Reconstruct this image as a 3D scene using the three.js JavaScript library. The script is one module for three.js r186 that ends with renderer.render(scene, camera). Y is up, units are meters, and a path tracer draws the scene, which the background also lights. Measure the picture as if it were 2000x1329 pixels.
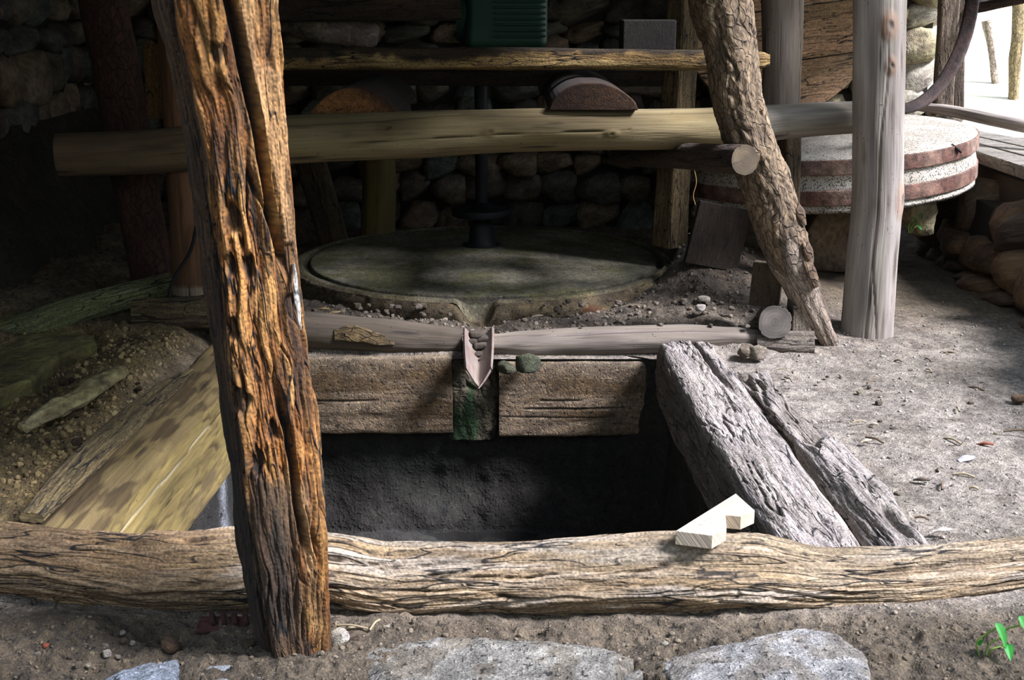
import * as THREE from 'three';
import { mergeGeometries } from 'three/addons/utils/BufferGeometryUtils.js';
import { RoundedBoxGeometry } from 'three/addons/geometries/RoundedBoxGeometry.js';

// ------------------------------------------------------------------ camera, sky, sun, exposure
const W = 2000, H = 1329, F = 2400, PITCH = 15.2 * Math.PI / 180, EYE = 1.4;
const scene = new THREE.Scene();
const camera = new THREE.PerspectiveCamera(2 * Math.atan(H / 2 / F) * 180 / Math.PI, W / H, 0.05, 200);
camera.position.set(0, EYE, 0);
camera.rotation.x = -PITCH;
const SKY = 0.72, SUN = 6.6, EXPOSURE = 2.3;
{ // hazy sky, slightly blue overhead, dim ground haze under the horizon
  const w = 64, h = 32, a = new Float32Array(w * h * 4);
  for (let j = 0; j < h; j++) for (let i = 0; i < w; i++) {
    const el = (j + 0.5) / h * Math.PI - Math.PI / 2, k = (j * w + i) * 4;      // row 0 is the bottom of the sky
    const t = Math.max(0, Math.sin(el)), up = el > 0;
    a[k] = up ? 0.86 - 0.26 * t : 0.10; a[k + 1] = up ? 0.93 - 0.16 * t : 0.11; a[k + 2] = up ? 1.02 + 0.02 * t : 0.08; a[k + 3] = 1;
  }
  const t = new THREE.DataTexture(a, w, h, THREE.RGBAFormat, THREE.FloatType);
  t.mapping = THREE.EquirectangularReflectionMapping; t.magFilter = t.minFilter = THREE.LinearFilter; t.needsUpdate = true;
  scene.background = t; scene.environment = t;
  scene.backgroundIntensity = SKY; scene.environmentIntensity = SKY;
}
const sun = new THREE.DirectionalLight(0xf3f2ff, SUN);
sun.position.set(0.66 * 20, 0.74 * 20, 0.24 * 20 - 5); sun.target.position.set(0, 0, -5);
sun.castShadow = true; sun.shadow.radius = 34; sun.shadow.mapSize.set(2048, 2048);
Object.assign(sun.shadow.camera, { left: -14, right: 14, top: 14, bottom: -14, near: 1, far: 60 });
scene.add(sun, sun.target);
const renderer = new THREE.WebGLRenderer({ antialias: true });
renderer.toneMapping = THREE.LinearToneMapping;
renderer.toneMappingExposure = EXPOSURE;
renderer.shadowMap.enabled = true;

// ------------------------------------------------------------------ numbers
const V = (x, y, z) => new THREE.Vector3(x, y, z), PI = Math.PI, TAU = PI * 2;
const { abs, min, max, floor, sin, cos, sqrt, pow, round, hypot, atan2 } = Math;
const cp = cos(PITCH), sp = sin(PITCH);
const clamp = (x, a = 0, b = 1) => x < a ? a : x > b ? b : x;
const lerp = (a, b, t) => a + (b - a) * t;
const sst = (a, b, x) => { const t = clamp((x - a) / (b - a)); return t * t * (3 - 2 * t); };
// a photograph's pixel at a distance d in front of the eye (P) or on the level y (G); both give the point and its depth c
function P(px, py, d) { const u = (px - W / 2) / F, v = (H / 2 - py) / F, t = d / (cp + v * sp); const p = V(t * u, EYE + t * (-sp + v * cp), -d); p.c = t; return p; }
function G(px, py, y) { const u = (px - W / 2) / F, v = (H / 2 - py) / F, t = (y - EYE) / (-sp + v * cp); const p = V(t * u, y, -t * (cp + v * sp)); p.c = t; return p; }
function rng(seed) { let a = seed >>> 0; return () => { a = (a + 0x6D2B79F5) | 0; let t = Math.imul(a ^ (a >>> 15), 1 | a); t = (t + Math.imul(t ^ (t >>> 7), 61 | t)) ^ t; return ((t ^ (t >>> 14)) >>> 0) / 4294967296; }; }
function hash(x, y, s) { let h = Math.imul(x | 0, 374761393) ^ Math.imul(y | 0, 668265263) ^ Math.imul(s | 0, 1274126177); h = Math.imul(h ^ (h >>> 13), 1274126177); h ^= h >>> 16; h = Math.imul(h, 2246822519); return ((h ^ (h >>> 15)) >>> 0) / 4294967296; }
function n2(x, y, s = 0) {
  const i = floor(x), j = floor(y); let f = x - i, g = y - j; f = f * f * (3 - 2 * f); g = g * g * (3 - 2 * g);
  const a = hash(i, j, s), b = hash(i + 1, j, s), c = hash(i, j + 1, s), d = hash(i + 1, j + 1, s);
  return a + (b - a) * f + (c - a) * g + (a - b - c + d) * f * g;
}
function n3(x, y, z, s = 0) { const k = floor(z); let f = z - k; f = f * f * (3 - 2 * f); return lerp(n2(x, y, s + k * 57), n2(x, y, s + k * 57 + 57), f); }
function fbm2(x, y, o = 4, s = 0) { let a = 0.5, v = 0, n = 0; for (let i = 0; i < o; i++) { v += a * n2(x, y, s + i * 13); n += a; a *= 0.5; x *= 2.03; y *= 2.03; } return v / n; }
function fbm3(x, y, z, o = 4, s = 0) { let a = 0.5, v = 0, n = 0; for (let i = 0; i < o; i++) { v += a * n3(x, y, z, s + i * 13); n += a; a *= 0.5; x *= 2.03; y *= 2.03; z *= 2.03; } return v / n; }
function cell(x, y, s = 0) { // nearest and second nearest jittered point, id of the nearest
  const i = floor(x), j = floor(y); let a = 9, b = 9, id = 0;
  for (let q = -1; q < 2; q++) for (let p = -1; p < 2; p++) {
    const dx = i + p + hash(i + p, j + q, s) - x, dy = j + q + hash(i + p, j + q, s + 7) - y, d = dx * dx + dy * dy;
    if (d < a) { b = a; a = d; id = hash(i + p, j + q, s + 3); } else if (d < b) b = d;
  }
  return [sqrt(a), sqrt(b), id];
}
const lin = v => v <= 0.04045 ? v / 12.92 : pow((v + 0.055) / 1.055, 2.4);
const C = hex => [lin((hex >> 16 & 255) / 255), lin((hex >> 8 & 255) / 255), lin((hex & 255) / 255)];
const mix3 = (a, b, t) => [a[0] + (b[0] - a[0]) * t, a[1] + (b[1] - a[1]) * t, a[2] + (b[2] - a[2]) * t];
const mul3 = (a, k) => [a[0] * k, a[1] * k, a[2] * k];

// ------------------------------------------------------------------ textures: colour multiplier and relief, one metre a side unless said
function wrap2(x, y, px, py, s) { // noise that repeats after px, py cells
  const i = floor(x), j = floor(y); let f = x - i, g = y - j; f = f * f * (3 - 2 * f); g = g * g * (3 - 2 * g);
  const m = (a, n) => ((a % n) + n) % n, i0 = m(i, px), i1 = m(i + 1, px), j0 = m(j, py), j1 = m(j + 1, py);
  const a = hash(i0, j0, s), b = hash(i1, j0, s), c = hash(i0, j1, s), d = hash(i1, j1, s);
  return a + (b - a) * f + (c - a) * g + (a - b - c + d) * f * g;
}
function tex(n, f, srgb = true) {
  const a = new Uint8Array(n * n * 4);
  for (let j = 0; j < n; j++) for (let i = 0; i < n; i++) { const c = f(i / n, j / n), k = (j * n + i) * 4; a[k] = clamp(c[0]) * 255; a[k + 1] = clamp(c[1]) * 255; a[k + 2] = clamp(c[2]) * 255; a[k + 3] = 255; }
  const t = new THREE.DataTexture(a, n, n, THREE.RGBAFormat);
  t.wrapS = t.wrapT = THREE.RepeatWrapping; t.magFilter = THREE.LinearFilter; t.minFilter = THREE.LinearMipmapLinearFilter; t.generateMipmaps = true;
  if (srgb) t.colorSpace = THREE.SRGBColorSpace; t.needsUpdate = true; return t;
}
function pair(n, f) { // f gives [r, g, b, height]
  const hs = new Float32Array(n * n);
  const map = tex(n, (u, v) => { const c = f(u, v); hs[round(v * n) * n + round(u * n)] = c[3]; return c; });
  const bump = tex(n, (u, v) => { const h = hs[round(v * n) * n + round(u * n)]; return [h, h, h]; }, false);
  return { map, bump };
}
const TX = {
  grain: pair(1024, (u, v) => { // torn dry timber, grain along v: fibres, thin crisp cracks, lifted flakes
    const w = 0.016 * wrap2(u * 6, v * 5, 6, 5, 1) + 0.004 * wrap2(u * 20, v * 16, 20, 16, 7), x = u + w;
    const a = wrap2(x * 34, v * 5, 34, 5, 2), b = wrap2(x * 110, v * 11, 110, 11, 3), c = wrap2(x * 300, v * 36, 300, 36, 4), d = wrap2(u * 256, v * 200, 256, 200, 5), m = wrap2(u * 12, v * 8, 12, 8, 8);
    const line = (q, t) => 1 - sst(0, t, abs(q - 0.5)), l1 = line(0.75 * a + 0.25 * b, 0.035) * sst(0.35, 0.55, wrap2(u * 14, v * 6, 14, 6, 9)), l2 = line(0.7 * b + 0.3 * wrap2(x * 60, v * 14, 60, 14, 10), 0.045) * sst(0.4, 0.6, m);
    const fl = floor((0.6 * a + 0.4 * b) * 6) / 6, crack = clamp(l1 + 0.7 * l2);
    const h = clamp(0.30 * fl + 0.22 * b + 0.30 * c + 0.18 * d - 0.5 * crack + 0.10);
    const k = 0.60 + 0.42 * (h - 0.4) + 0.20 * (d - 0.5) + 0.16 * (m - 0.5) - 0.30 * crack;
    return [k * 1.01, k * 0.99, k * (0.95 + 0.03 * a), h];
  }),
  silver: pair(1024, (u, v) => { // smooth weathered pole with long thin checks
    const x = u + 0.012 * wrap2(u * 5, v * 3, 5, 3, 11);
    const a = wrap2(x * 40, v * 2, 40, 2, 12), b = wrap2(x * 130, v * 5, 130, 5, 13), c = wrap2(x * 320, v * 14, 320, 14, 14), m = wrap2(u * 7, v * 5, 7, 5, 15);
    const cr = sst(0.86, 0.93, wrap2(x * 64, v * 2.0, 64, 2, 16)) * sst(0.35, 0.6, wrap2(u * 9, v * 4, 9, 4, 17));
    const sp2 = sst(0.9, 0.97, wrap2(u * 150, v * 110, 150, 110, 18)) * sst(0.45, 0.65, m);
    const h = clamp(0.5 + 0.2 * (a - 0.5) + 0.24 * (b - 0.5) + 0.18 * (c - 0.5) - 0.55 * cr - 0.15 * sp2);
    const k = 0.80 + 0.30 * (h - 0.5) + 0.22 * (m - 0.5) - 0.35 * cr - 0.25 * sp2;
    return [k, k * (0.97 + 0.03 * b), k * (0.94 + 0.06 * a), h];
  }),
  bark: pair(1024, (u, v) => { // fissured plates, longer along v
    const uu = u + 0.05 * wrap2(u * 9, v * 9, 9, 9, 21) + 0.016 * wrap2(u * 40, v * 30, 40, 30, 28), vv = v + 0.05 * wrap2(u * 8, v * 8, 8, 8, 22) + 0.02 * wrap2(u * 30, v * 30, 30, 30, 29);
    let a = 9, b = 9, id = 0; const X = uu * 40, Y = vv * 17, i = floor(X), j = floor(Y), m = (q, n) => ((q % n) + n) % n;
    for (let q = -1; q < 2; q++) for (let p = -1; p < 2; p++) { const e = m(i + p, 40), g = m(j + q, 17), dx = i + p + hash(e, g, 23) - X, dy = (j + q + hash(e, g, 24) - Y), d = dx * dx + dy * dy; if (d < a) { b = a; a = d; id = hash(e, g, 25); } else if (d < b) b = d; }
    const edge = sst(0.0, 0.14, sqrt(b) - sqrt(a)), f = wrap2(u * 160, v * 120, 160, 120, 26), g = wrap2(u * 60, v * 20, 60, 20, 27);
    const h = clamp(0.1 + 0.5 * edge + 0.16 * id + 0.14 * f + 0.16 * g - 0.08), k = 0.56 + 0.16 * edge + 0.10 * id + 0.26 * (f - 0.5) + 0.2 * (g - 0.5);
    return [k, k * 0.97, k * 0.92, h];
  }),
  dirt: pair(1024, (u, v) => {
    const a = wrap2(u * 14, v * 14, 14, 14, 31), b = wrap2(u * 60, v * 60, 60, 60, 32), c = wrap2(u * 170, v * 170, 170, 170, 33), d = wrap2(u * 400, v * 400, 400, 400, 34);
    const peb = sst(0.80, 0.9, c), hole = sst(0.82, 0.92, wrap2(u * 120, v * 120, 120, 120, 35));
    const h = clamp(0.12 * a + 0.26 * b + 0.3 * c + 0.22 * d + 0.2 * peb - 0.25 * hole), k = 0.62 + 0.16 * (a - 0.5) + 0.2 * (b - 0.5) + 0.34 * (d - 0.5) + 0.2 * peb - 0.3 * hole;
    return [k, k * 0.985, k * 0.96, h];
  }),
  granite: pair(1024, (u, v) => {
    const a = wrap2(u * 130, v * 130, 130, 130, 41), b = wrap2(u * 260, v * 260, 260, 260, 42), c = wrap2(u * 40, v * 40, 40, 40, 43), m = wrap2(u * 6, v * 6, 6, 6, 44);
    const dark = sst(0.62, 0.78, a), k = 0.80 + 0.22 * (b - 0.5) + 0.16 * (m - 0.5) - 0.42 * dark, h = clamp(0.45 * b + 0.25 * c + 0.3 * a);
    return [k, k * 0.98, k * 0.95, h];
  }),
  rock: pair(1024, (u, v) => {
    const a = wrap2(u * 5, v * 5, 5, 5, 51), b = wrap2(u * 17, v * 17, 17, 17, 52), c = wrap2(u * 60, v * 60, 60, 60, 53), d = wrap2(u * 200, v * 200, 200, 200, 54);
    const vein = 1 - sst(0.0, 0.05, abs(wrap2(u * 9 + 2 * a, v * 9, 9, 9, 55) - 0.5));
    const h = clamp(0.2 * a + 0.3 * b + 0.3 * c + 0.2 * d), k = 0.66 + 0.3 * (a - 0.5) + 0.28 * (b - 0.5) + 0.2 * (c - 0.5) + 0.14 * (d - 0.5) + 0.1 * vein;
    return [k, k * (0.95 + 0.05 * b), k * (0.86 + 0.14 * a), h];
  }),
  rust: pair(512, (u, v) => {
    const a = wrap2(u * 8, v * 8, 8, 8, 61), b = wrap2(u * 40, v * 40, 40, 40, 62), d = wrap2(u * 180, v * 180, 180, 180, 63), k = 0.66 + 0.3 * (a - 0.5) + 0.3 * (b - 0.5) + 0.2 * (d - 0.5);
    return [k, k * (0.85 + 0.2 * a), k * (0.8 + 0.25 * a), 0.4 * b + 0.5 * d];
  }),
};
function scaled(t, k) { const q = {}; for (const e of ['map', 'bump']) { q[e] = t[e].clone(); q[e].repeat.set(k, k); q[e].needsUpdate = true; } return q; }
function mat(name, t, bump, o = {}) { const m = new THREE.MeshStandardMaterial({ roughness: 0.92, vertexColors: true, map: t ? t.map : null, bumpMap: t ? t.bump : null, bumpScale: bump, ...o }); m.name = name; return m; }
const M = { pale: mat('chalky_ground', null, 0, { roughness: 1 }),
  torn: mat('torn_timber', TX.grain, 0.007), grain: mat('dry_timber', TX.grain, 0.005), silver: mat('weathered_pole', TX.silver, 0.0035), bark: mat('bark', TX.bark, 0.009),
  dirt: mat('dirt', TX.dirt, 0.006, { roughness: 1 }), mud: mat('dried_mud', scaled(TX.dirt, 0.7), 0.008, { roughness: 1 }), granite: mat('granite', scaled(TX.granite, 1.8), 0.003), bed: mat('worn_stone', TX.dirt, 0.003), rock: mat('rock', TX.rock, 0.008), slab: mat('pale_slab', TX.dirt, 0.006), rockcoarse: mat('rock_coarse', scaled(TX.rock, 0.6), 0.014),
  rust: mat('rusty_iron', TX.rust, 0.002, { metalness: 0.35, roughness: 0.75 }), plank: mat('dusty_plank', TX.dirt, 0.003), dusty: mat('dusty_timber', scaled(TX.silver, 1.3), 0.003), sawn: mat('sawn_end', TX.dirt, 0.0015), clay: mat('fired_clay', TX.silver, 0.0008, { roughness: 0.85 }),
};
const plain = (name, hex, o = {}) => { const m = new THREE.MeshStandardMaterial({ color: hex, roughness: 0.85, ...o }); m.name = name; return m; };

// ------------------------------------------------------------------ naming and adding
const taken = new Map();
function numbered(name) { const k = taken.get(name) || 0; taken.set(name, k + 1); return k ? `${name}_${String(k).padStart(3, '0')}` : name; }
function shade(o) { o.castShadow = true; o.receiveShadow = true; return o; }
function group(name, label, category, pos, grp) { const o = new THREE.Group(); o.name = numbered(name); if (pos) o.position.copy(pos); o.userData = { label, category }; if (grp) o.userData.group = grp; scene.add(o); return o; }
function part(name, geo, m, parent, label) { const o = shade(new THREE.Mesh(geo, m)); o.name = name; if (label) o.userData.label = label; parent.add(o); return o; }
function single(name, geo, m, label, category, grp) { const o = shade(new THREE.Mesh(geo, m)); o.name = numbered(name); o.userData = { label, category }; if (grp) o.userData.group = grp; scene.add(o); return o; }
function struct(name, geo, m, label, category) { const o = geo ? shade(new THREE.Mesh(geo, m)) : new THREE.Group(); o.name = numbered(name); o.userData = { kind: 'structure', label, category }; scene.add(o); return o; }

// ------------------------------------------------------------------ geometry: swept timbers
function geom(pos, uv, col, idx) {
  const g = new THREE.BufferGeometry();
  g.setAttribute('position', new THREE.BufferAttribute(pos instanceof Float32Array ? pos : new Float32Array(pos), 3));
  g.setAttribute('uv', new THREE.BufferAttribute(uv instanceof Float32Array ? uv : new Float32Array(uv), 2));
  if (col) g.setAttribute('color', new THREE.BufferAttribute(col instanceof Float32Array ? col : new Float32Array(col), 3));
  g.setIndex(new THREE.BufferAttribute(new Uint32Array(idx), 1)); g.computeVertexNormals(); return g;
}
function tinted(g, c) { const n = g.attributes.position.count, a = new Float32Array(n * 3); for (let i = 0; i < n; i++) { const k = typeof c === 'function' ? c(g.attributes.position.getX(i), g.attributes.position.getY(i), g.attributes.position.getZ(i)) : c; a.set(k, i * 3); } g.setAttribute('color', new THREE.BufferAttribute(a, 3)); return g; }
// pts: {p, a (half width across), b (half depth)}; face: direction that theta = 0 looks to. detail(s, th, q) fills q.d (outwards) and q.c (colour)
function sweep(pts, face, { step = 0.008, across = 0.008, n = 2, detail, capColor, capDetail, roll = 0, skew = [0, 0], origin = null } = {}) {
  const curve = new THREE.CatmullRomCurve3(pts.map(q => q.p), false, 'centripetal'); curve.arcLengthDivisions = 400;
  const L = curve.getLength(), rows = max(4, round(L / step)) + 1, ra = max(...pts.map(q => q.a)), rb = max(...pts.map(q => q.b));
  const cols = max(12, round(PI * (1.5 * (ra + rb) - sqrt(ra * rb)) * (n > 3 ? 1.15 : 1) / across));
  const TH = [], PH = [], NS = 1440, cum = [0]; { let px, py; for (let i = 0; i <= NS; i++) { const t = -PI + TAU * i / NS + roll, r = pow(pow(abs(cos(t)) / rb, n) + pow(abs(sin(t)) / ra, n), -1 / n), x = cos(t - roll) * r, y = sin(t - roll) * r; if (i) cum.push(cum[i - 1] + hypot(x - px, y - py)); px = x; py = y; } }
  const per = cum[NS], mid = cum[NS / 2]; for (let j = 0, i = 0; j <= cols; j++) { const l = per * j / cols; while (i < NS - 1 && cum[i + 1] < l) i++; TH.push(-PI + TAU * (i + clamp((l - cum[i]) / (cum[i + 1] - cum[i]))) / NS); PH.push(TAU * (l - mid) / per); }
  const pos = [], uv = [], col = [], idx = [], q = { d: 0, c: [1, 1, 1], th: 0 }, seg = pts.length - 1, ring0 = [], ring1 = [];
  const T = V(), N = V(), B = V(), U0 = face.clone().normalize(), o = origin || V(0, 0, 0), c0 = V(), c1 = V();
  for (let i = 0; i < rows; i++) {
    const u = i / (rows - 1), t = curve.getUtoTmapping(u), p = curve.getPoint(t), k = min(seg - 1, floor(t * seg)), f = t * seg - k, fs = f * f * (3 - 2 * f), s = u * L;
    const a = lerp(pts[k].a, pts[k + 1].a, fs), b = lerp(pts[k].b, pts[k + 1].b, fs);
    curve.getTangent(t, T); N.copy(U0).addScaledVector(T, -T.dot(U0)).normalize(); B.crossVectors(T, N);
    if (i === 0) c0.copy(p).sub(o); if (i === rows - 1) c1.copy(p).sub(o);
    const e0 = i === 0 ? 0.985 : 1;
    for (let j = 0; j <= cols; j++) {
      const th = TH[j]; q.th = th;
      const thr = th + roll, cr = cos(th), sr = sin(th), r = pow(pow(abs(cos(thr)) / b, n) + pow(abs(sin(thr)) / a, n), -1 / n);
      q.d = 0; detail(s, PH[j], q, L, r, u);
      const R = (r + q.d) * e0, sk = skew[u < 0.5 ? 0 : 1] * (sr * r) * pow(abs(u - 0.5) * 2, 6);
      const x = p.x - o.x + N.x * cr * R + B.x * sr * R + T.x * sk, y = p.y - o.y + N.y * cr * R + B.y * sr * R + T.y * sk, z = p.z - o.z + N.z * cr * R + B.z * sr * R + T.z * sk;
      pos.push(x, y, z); uv.push(per * j / cols + 0.37 * ra * 50, s); col.push(q.c[0], q.c[1], q.c[2]);
      if (i === 0) ring0.push(x, y, z); if (i === rows - 1) ring1.push(x, y, z);
    }
  }
  const w = cols + 1;
  for (let i = 0; i < rows - 1; i++) for (let j = 0; j < cols; j++) { const a = i * w + j, b = a + 1, c = a + w, d = c + 1; idx.push(a, c, b, b, c, d); }
  const side = geom(pos, uv, col, idx);
  const nr = side.attributes.normal, np = nr.array; // close the seam
  for (let i = 0; i < rows; i++) { const a = i * w * 3, b = (i * w + cols) * 3; for (let k = 0; k < 3; k++) { const m = np[a + k] + np[b + k]; np[a + k] = m; np[b + k] = m; } const l = hypot(np[a], np[a + 1], np[a + 2]) || 1; for (let k = 0; k < 3; k++) { np[a + k] /= l; np[b + k] /= l; } }
  const list = [side];
  for (const [ring, c, fl] of [[ring0, c0, 1], [ring1, c1, 0]]) { // ends: rings towards the heart
    const cpz = [], cu = [], cc = [], ci = [], K = 16;
    for (let k = 0; k <= K; k++) for (let j = 0; j <= cols; j++) {
      const f = 1 - k / K * 0.999, th = -PI + TAU * j / cols, x = lerp(c.x, ring[j * 3], f), y = lerp(c.y, ring[j * 3 + 1], f), z = lerp(c.z, ring[j * 3 + 2], f);
      cpz.push(x, y, z); cu.push(f * ra * cos(th) * 0.12, f * ra * sin(th) * 0.12); const kc = capColor ? capColor(f, th) : col.slice((fl ? 0 : (rows - 1) * w * 3) + j * 3, (fl ? 0 : (rows - 1) * w * 3) + j * 3 + 3); cc.push(kc[0], kc[1], kc[2]);
    }
    for (let k = 0; k < K; k++) for (let j = 0; j < cols; j++) { const a = k * w + j, b = a + 1, d = a + w, e = d + 1; fl ? ci.push(a, b, d, b, e, d) : ci.push(a, d, b, b, d, e); }
    list.push(geom(cpz, cu, cc, ci));
  }
  return mergeGeometries(list);
}
// pixels of the photograph to path points: [x, y, width in pixels, distance, depth ratio]
function pts(list) { return list.map(([x, y, w, d, k = 1]) => { const p = P(x, y, d), a = w / 2 * p.c / F; return { p, a, b: a * k }; }); }

// torn, layered grain: stretched noise in steps along the timber, thin cracks on its contour lines, some broken ends
const terr = (v, n) => { const t = v * n, k = floor(t), f = t - k; return (k + sst(0.55, 0.95, f)) / n; };
function hewn({ big = [9, 0.5, 0.012], mid = [26, 0.2, 0.006], lump = 0.012, seed = 1, pale, base, dark, grey, greyAt = 0.6, deep = 1, blot = 0.4 }) {
  return (s, th, q, L) => {
    const cx = cos(th), cy = sin(th), wv = 0.5 * (n2(s * 3 + seed, 1, seed) - 0.5) + 0.22 * (n2(s * 11 + seed, cx * 2, seed + 1) - 0.5), w2 = 0.10 * (n2(s * 30, cy * 6 + seed, seed + 2) - 0.5);
    const X = th / TAU + 1 + wv * 0.10 + w2 * 0.06;
    const f1 = wrap2(X * big[0] * 1.6, s / big[1] * 2.2 + seed, round(big[0] * 1.6), 9973, seed), f1b = wrap2(X * big[0] * 4, s / big[1] * 3.1 + seed, round(big[0] * 4), 9973, seed + 1);
    const f2 = wrap2(X * mid[0] * 1.5, s / mid[1] * 1.6, round(mid[0] * 1.5), 9973, seed + 40), f3 = wrap2(X * mid[0] * 2.6, s / mid[1] * 2.6, round(mid[0] * 2.6), 9973, seed + 41), f4 = n3(cx * 14, cy * 14, s * 26, seed + 42);
    const F1 = 0.65 * f1 + 0.35 * f1b, F2 = 0.58 * f2 + 0.42 * f3, t1 = terr(F1, 5), t2 = terr(F2, 6);
    const lm = fbm3(cx * 1.5 + seed, cy * 1.5, s * 4, 3, seed) - 0.5, bl = fbm3(cx * 2.2, cy * 2.2 + seed, s * 3.2, 4, seed + 5), bl2 = fbm3(cx * 4 + 3, cy * 4 + seed, s * 7, 3, seed + 6);
    const crA = (1 - sst(0.0, 0.045, abs(F1 - 0.5))) * sst(0.42, 0.6, bl2), crB = (1 - sst(0.0, 0.07, abs(F2 - 0.47))) * sst(0.3, 0.55, n2(s * 6, th * 2 + 9, seed + 8)), low = sst(0.42, 0.25, F2);
    q.d = lump * 2 * lm + 1.5 * big[2] * (t1 - 0.5) + 1.6 * mid[2] * (t2 - 0.5) - deep * (big[2] * 0.8 * crA + mid[2] * 0.8 * crB);
    let c = mix3(base, pale, clamp(sst(0.35, 0.75, F2) * 0.75 + (f4 - 0.5) * 0.5 + (bl2 - 0.5) * 0.8));
    c = mix3(c, dark, clamp(0.75 * crA + 0.5 * crB + 0.45 * low * sst(0.4, 0.6, bl2) + blot * sst(0.56, 0.72, bl2 * 0.6 + 0.4 * (1 - F1))));
    if (grey) c = mix3(c, grey, clamp(sst(greyAt, greyAt + 0.13, bl + 0.15 * (F2 - 0.5))));
    q.c = c;
  };
}
// round pole: long checks, knots, blotches
function pole({ seed = 1, base, pale, dark, lump = 0.006, checks = 6, knots = [], hue }) {
  return (s, th, q, L) => {
    const cx = cos(th), cy = sin(th), lm = fbm3(cx * 1.3 + seed, cy * 1.3, s * 3, 3, seed) - 0.5, bl = fbm3(cx * 2 + seed * 3, cy * 2, s * 2.4, 4, seed + 4), st = n3(cx * 7, cy * 7, s * 1.5, seed + 8);
    let c = mix3(base, pale, clamp((bl - 0.5) * 2.2 + 0.5)); c = mix3(c, dark, clamp(sst(0.62, 0.86, fbm3(cx * 3, cy * 3 + seed, s * 5, 3, seed + 9)) * 0.8 + (st > 0.72 ? (st - 0.72) * 1.4 : 0)));
    let d = lump * 2 * lm;
    for (let k = 0; k < checks; k++) { const a = hash(k, 1, seed) * TAU - PI + (n2(s * 2.5, k, seed) - 0.5) * 0.5, dt = abs(((th - a + 3 * PI) % TAU) - PI), len = sst(0.35, 0.6, n2(s * 1.3 + k * 7, k, seed + 2)); const w = 1 - sst(0.006, 0.05, dt); d -= 0.004 * w * len; c = mix3(c, dark, w * len * 0.7); }
    for (const [ks, kt, kr] of knots) { const dx = (s - ks), dy = (((th - kt + 3 * PI) % TAU) - PI) * 0.1, r = (hypot(dx * 0.62, dy) + 0.004 * (n2(s * 90, th * 9, seed) - 0.5)) / kr; if (r < 3) { d += 0.006 * sst(2.6, 0.8, r) - 0.005 * sst(0.7, 0.3, r); c = mix3(c, dark, sst(0.95, 0.5, r) * 0.6); if (hue) c = mix3(c, hue, sst(3, 1.0, r) * 0.35 * (1 - sst(0.95, 0.5, r))); } }
    q.d = d; q.c = c;
  };
}
const rings = (pale, dark, seed) => (f, th) => { const k = 0.5 + 0.5 * sin(f * 30 + 2 * n2(th * 2 + 9, f * 3, seed)), cr = sst(0.86, 0.96, n2(th * 3.2 + 20, 1, seed)); return mix3(mix3(pale, dark, 0.28 * k + 0.3 * n2(f * 4, th, seed + 2)), dark, cr * 0.8); };
const above = (list, f) => { const e = list[0].p.distanceTo(list[1].p); return (s, th, q, L, r) => f(s - e, th, q, L - e, r, (s - e) / (L - e)); };   // the first stretch of a post lies above the picture
// ------------------------------------------------------------------ the setting
const PIT = { x0: -1.12, x1: 0.66, d0: 2.72, d1: 4.95 }, BED = { x: -0.145, d: 6.3, R: 0.985, y: 0.135 };
function groundHeight(x, d) {
  let h = 0;
  const left = sst(-1.22, -1.42, x) * sst(2.9, 3.3, d), lb = fbm2(x * 2.2, d * 2.2, 4, 71);
  h += left * (0.02 + 0.12 * (lb - 0.3) + 0.07 * sst(-1.5, -2.4, x) + 0.05 * sst(3.6, 4.6, d));
  const back = sst(4.85, 4.96, d) * sst(1.35, 0.8, x);
  const rr = hypot(x - BED.x, d - BED.d);
  h += back * (0.035 + 0.02 * sst(1.6, 1.0, rr));
  const mx = (x - 1.06) / 0.42, md = (d - 6.15) / 0.75; h += 0.23 * Math.exp(-(mx * mx + md * md) * 1.1);
  const sl = (x - 0.0) / 0.09; h -= back * 0.05 * Math.exp(-(pow((x + 0.135) / 0.09, 2))) * sst(5.45, 5.2, d);   // runnel to the spout
  h = lerp(h, -0.03, sst(BED.R + 0.02, BED.R - 0.05, rr));
  const strip = sst(2.75, 2.55, d); h += strip * (0.04 * (fbm2(x * 5, d * 5, 3, 77) - 0.45)) - 0.045 * sst(2.35, 2.1, d);
  const right = sst(0.8, 1.2, x) * sst(2.7, 3.0, d); h += right * (0.05 * (fbm2(x * 1.4 + 3, d * 1.1, 3, 78) - 0.5)) + sst(0.62, 0.95, x) * sst(2.75, 3, d) * sst(1.5, 1.1, x) * sst(5.1, 4.6, d) * -0.01;
  h -= 0.075 * Math.exp(-pow((x - 0.875 - (4.6 - d) * 0.05) / 0.03, 2)) * sst(2.85, 3.0, d) * sst(4.75, 4.5, d);
  // clods: coarse where loose, fine where trodden
  const loose = clamp(left * 0.9 + back * 0.8 + strip * 1.0 + sst(0.55, 0.75, fbm2(x * 1.8, d * 1.8, 3, 80)) * 0.2 + Math.exp(-(mx * mx + md * md)) * 0.8);
  h += (fbm2(x * 9, d * 9, 3, 73) - 0.5) * lerp(0.012, 0.045, loose) + (fbm2(x * 34, d * 34, 3, 74) - 0.5) * lerp(0.007, 0.024, loose);
  const cl = cell(x * 26, d * 26, 75); h += loose * 0.012 * sst(0.5, 0.1, cl[0]) * cl[2];
  if (x > PIT.x0 - 0.05 && x < PIT.x1 + 0.1) h = lerp(min(h, -0.012), h, sst(4.91, 5.0, d) + sst(2.72, 2.7, d));
  return h;
}
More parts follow.
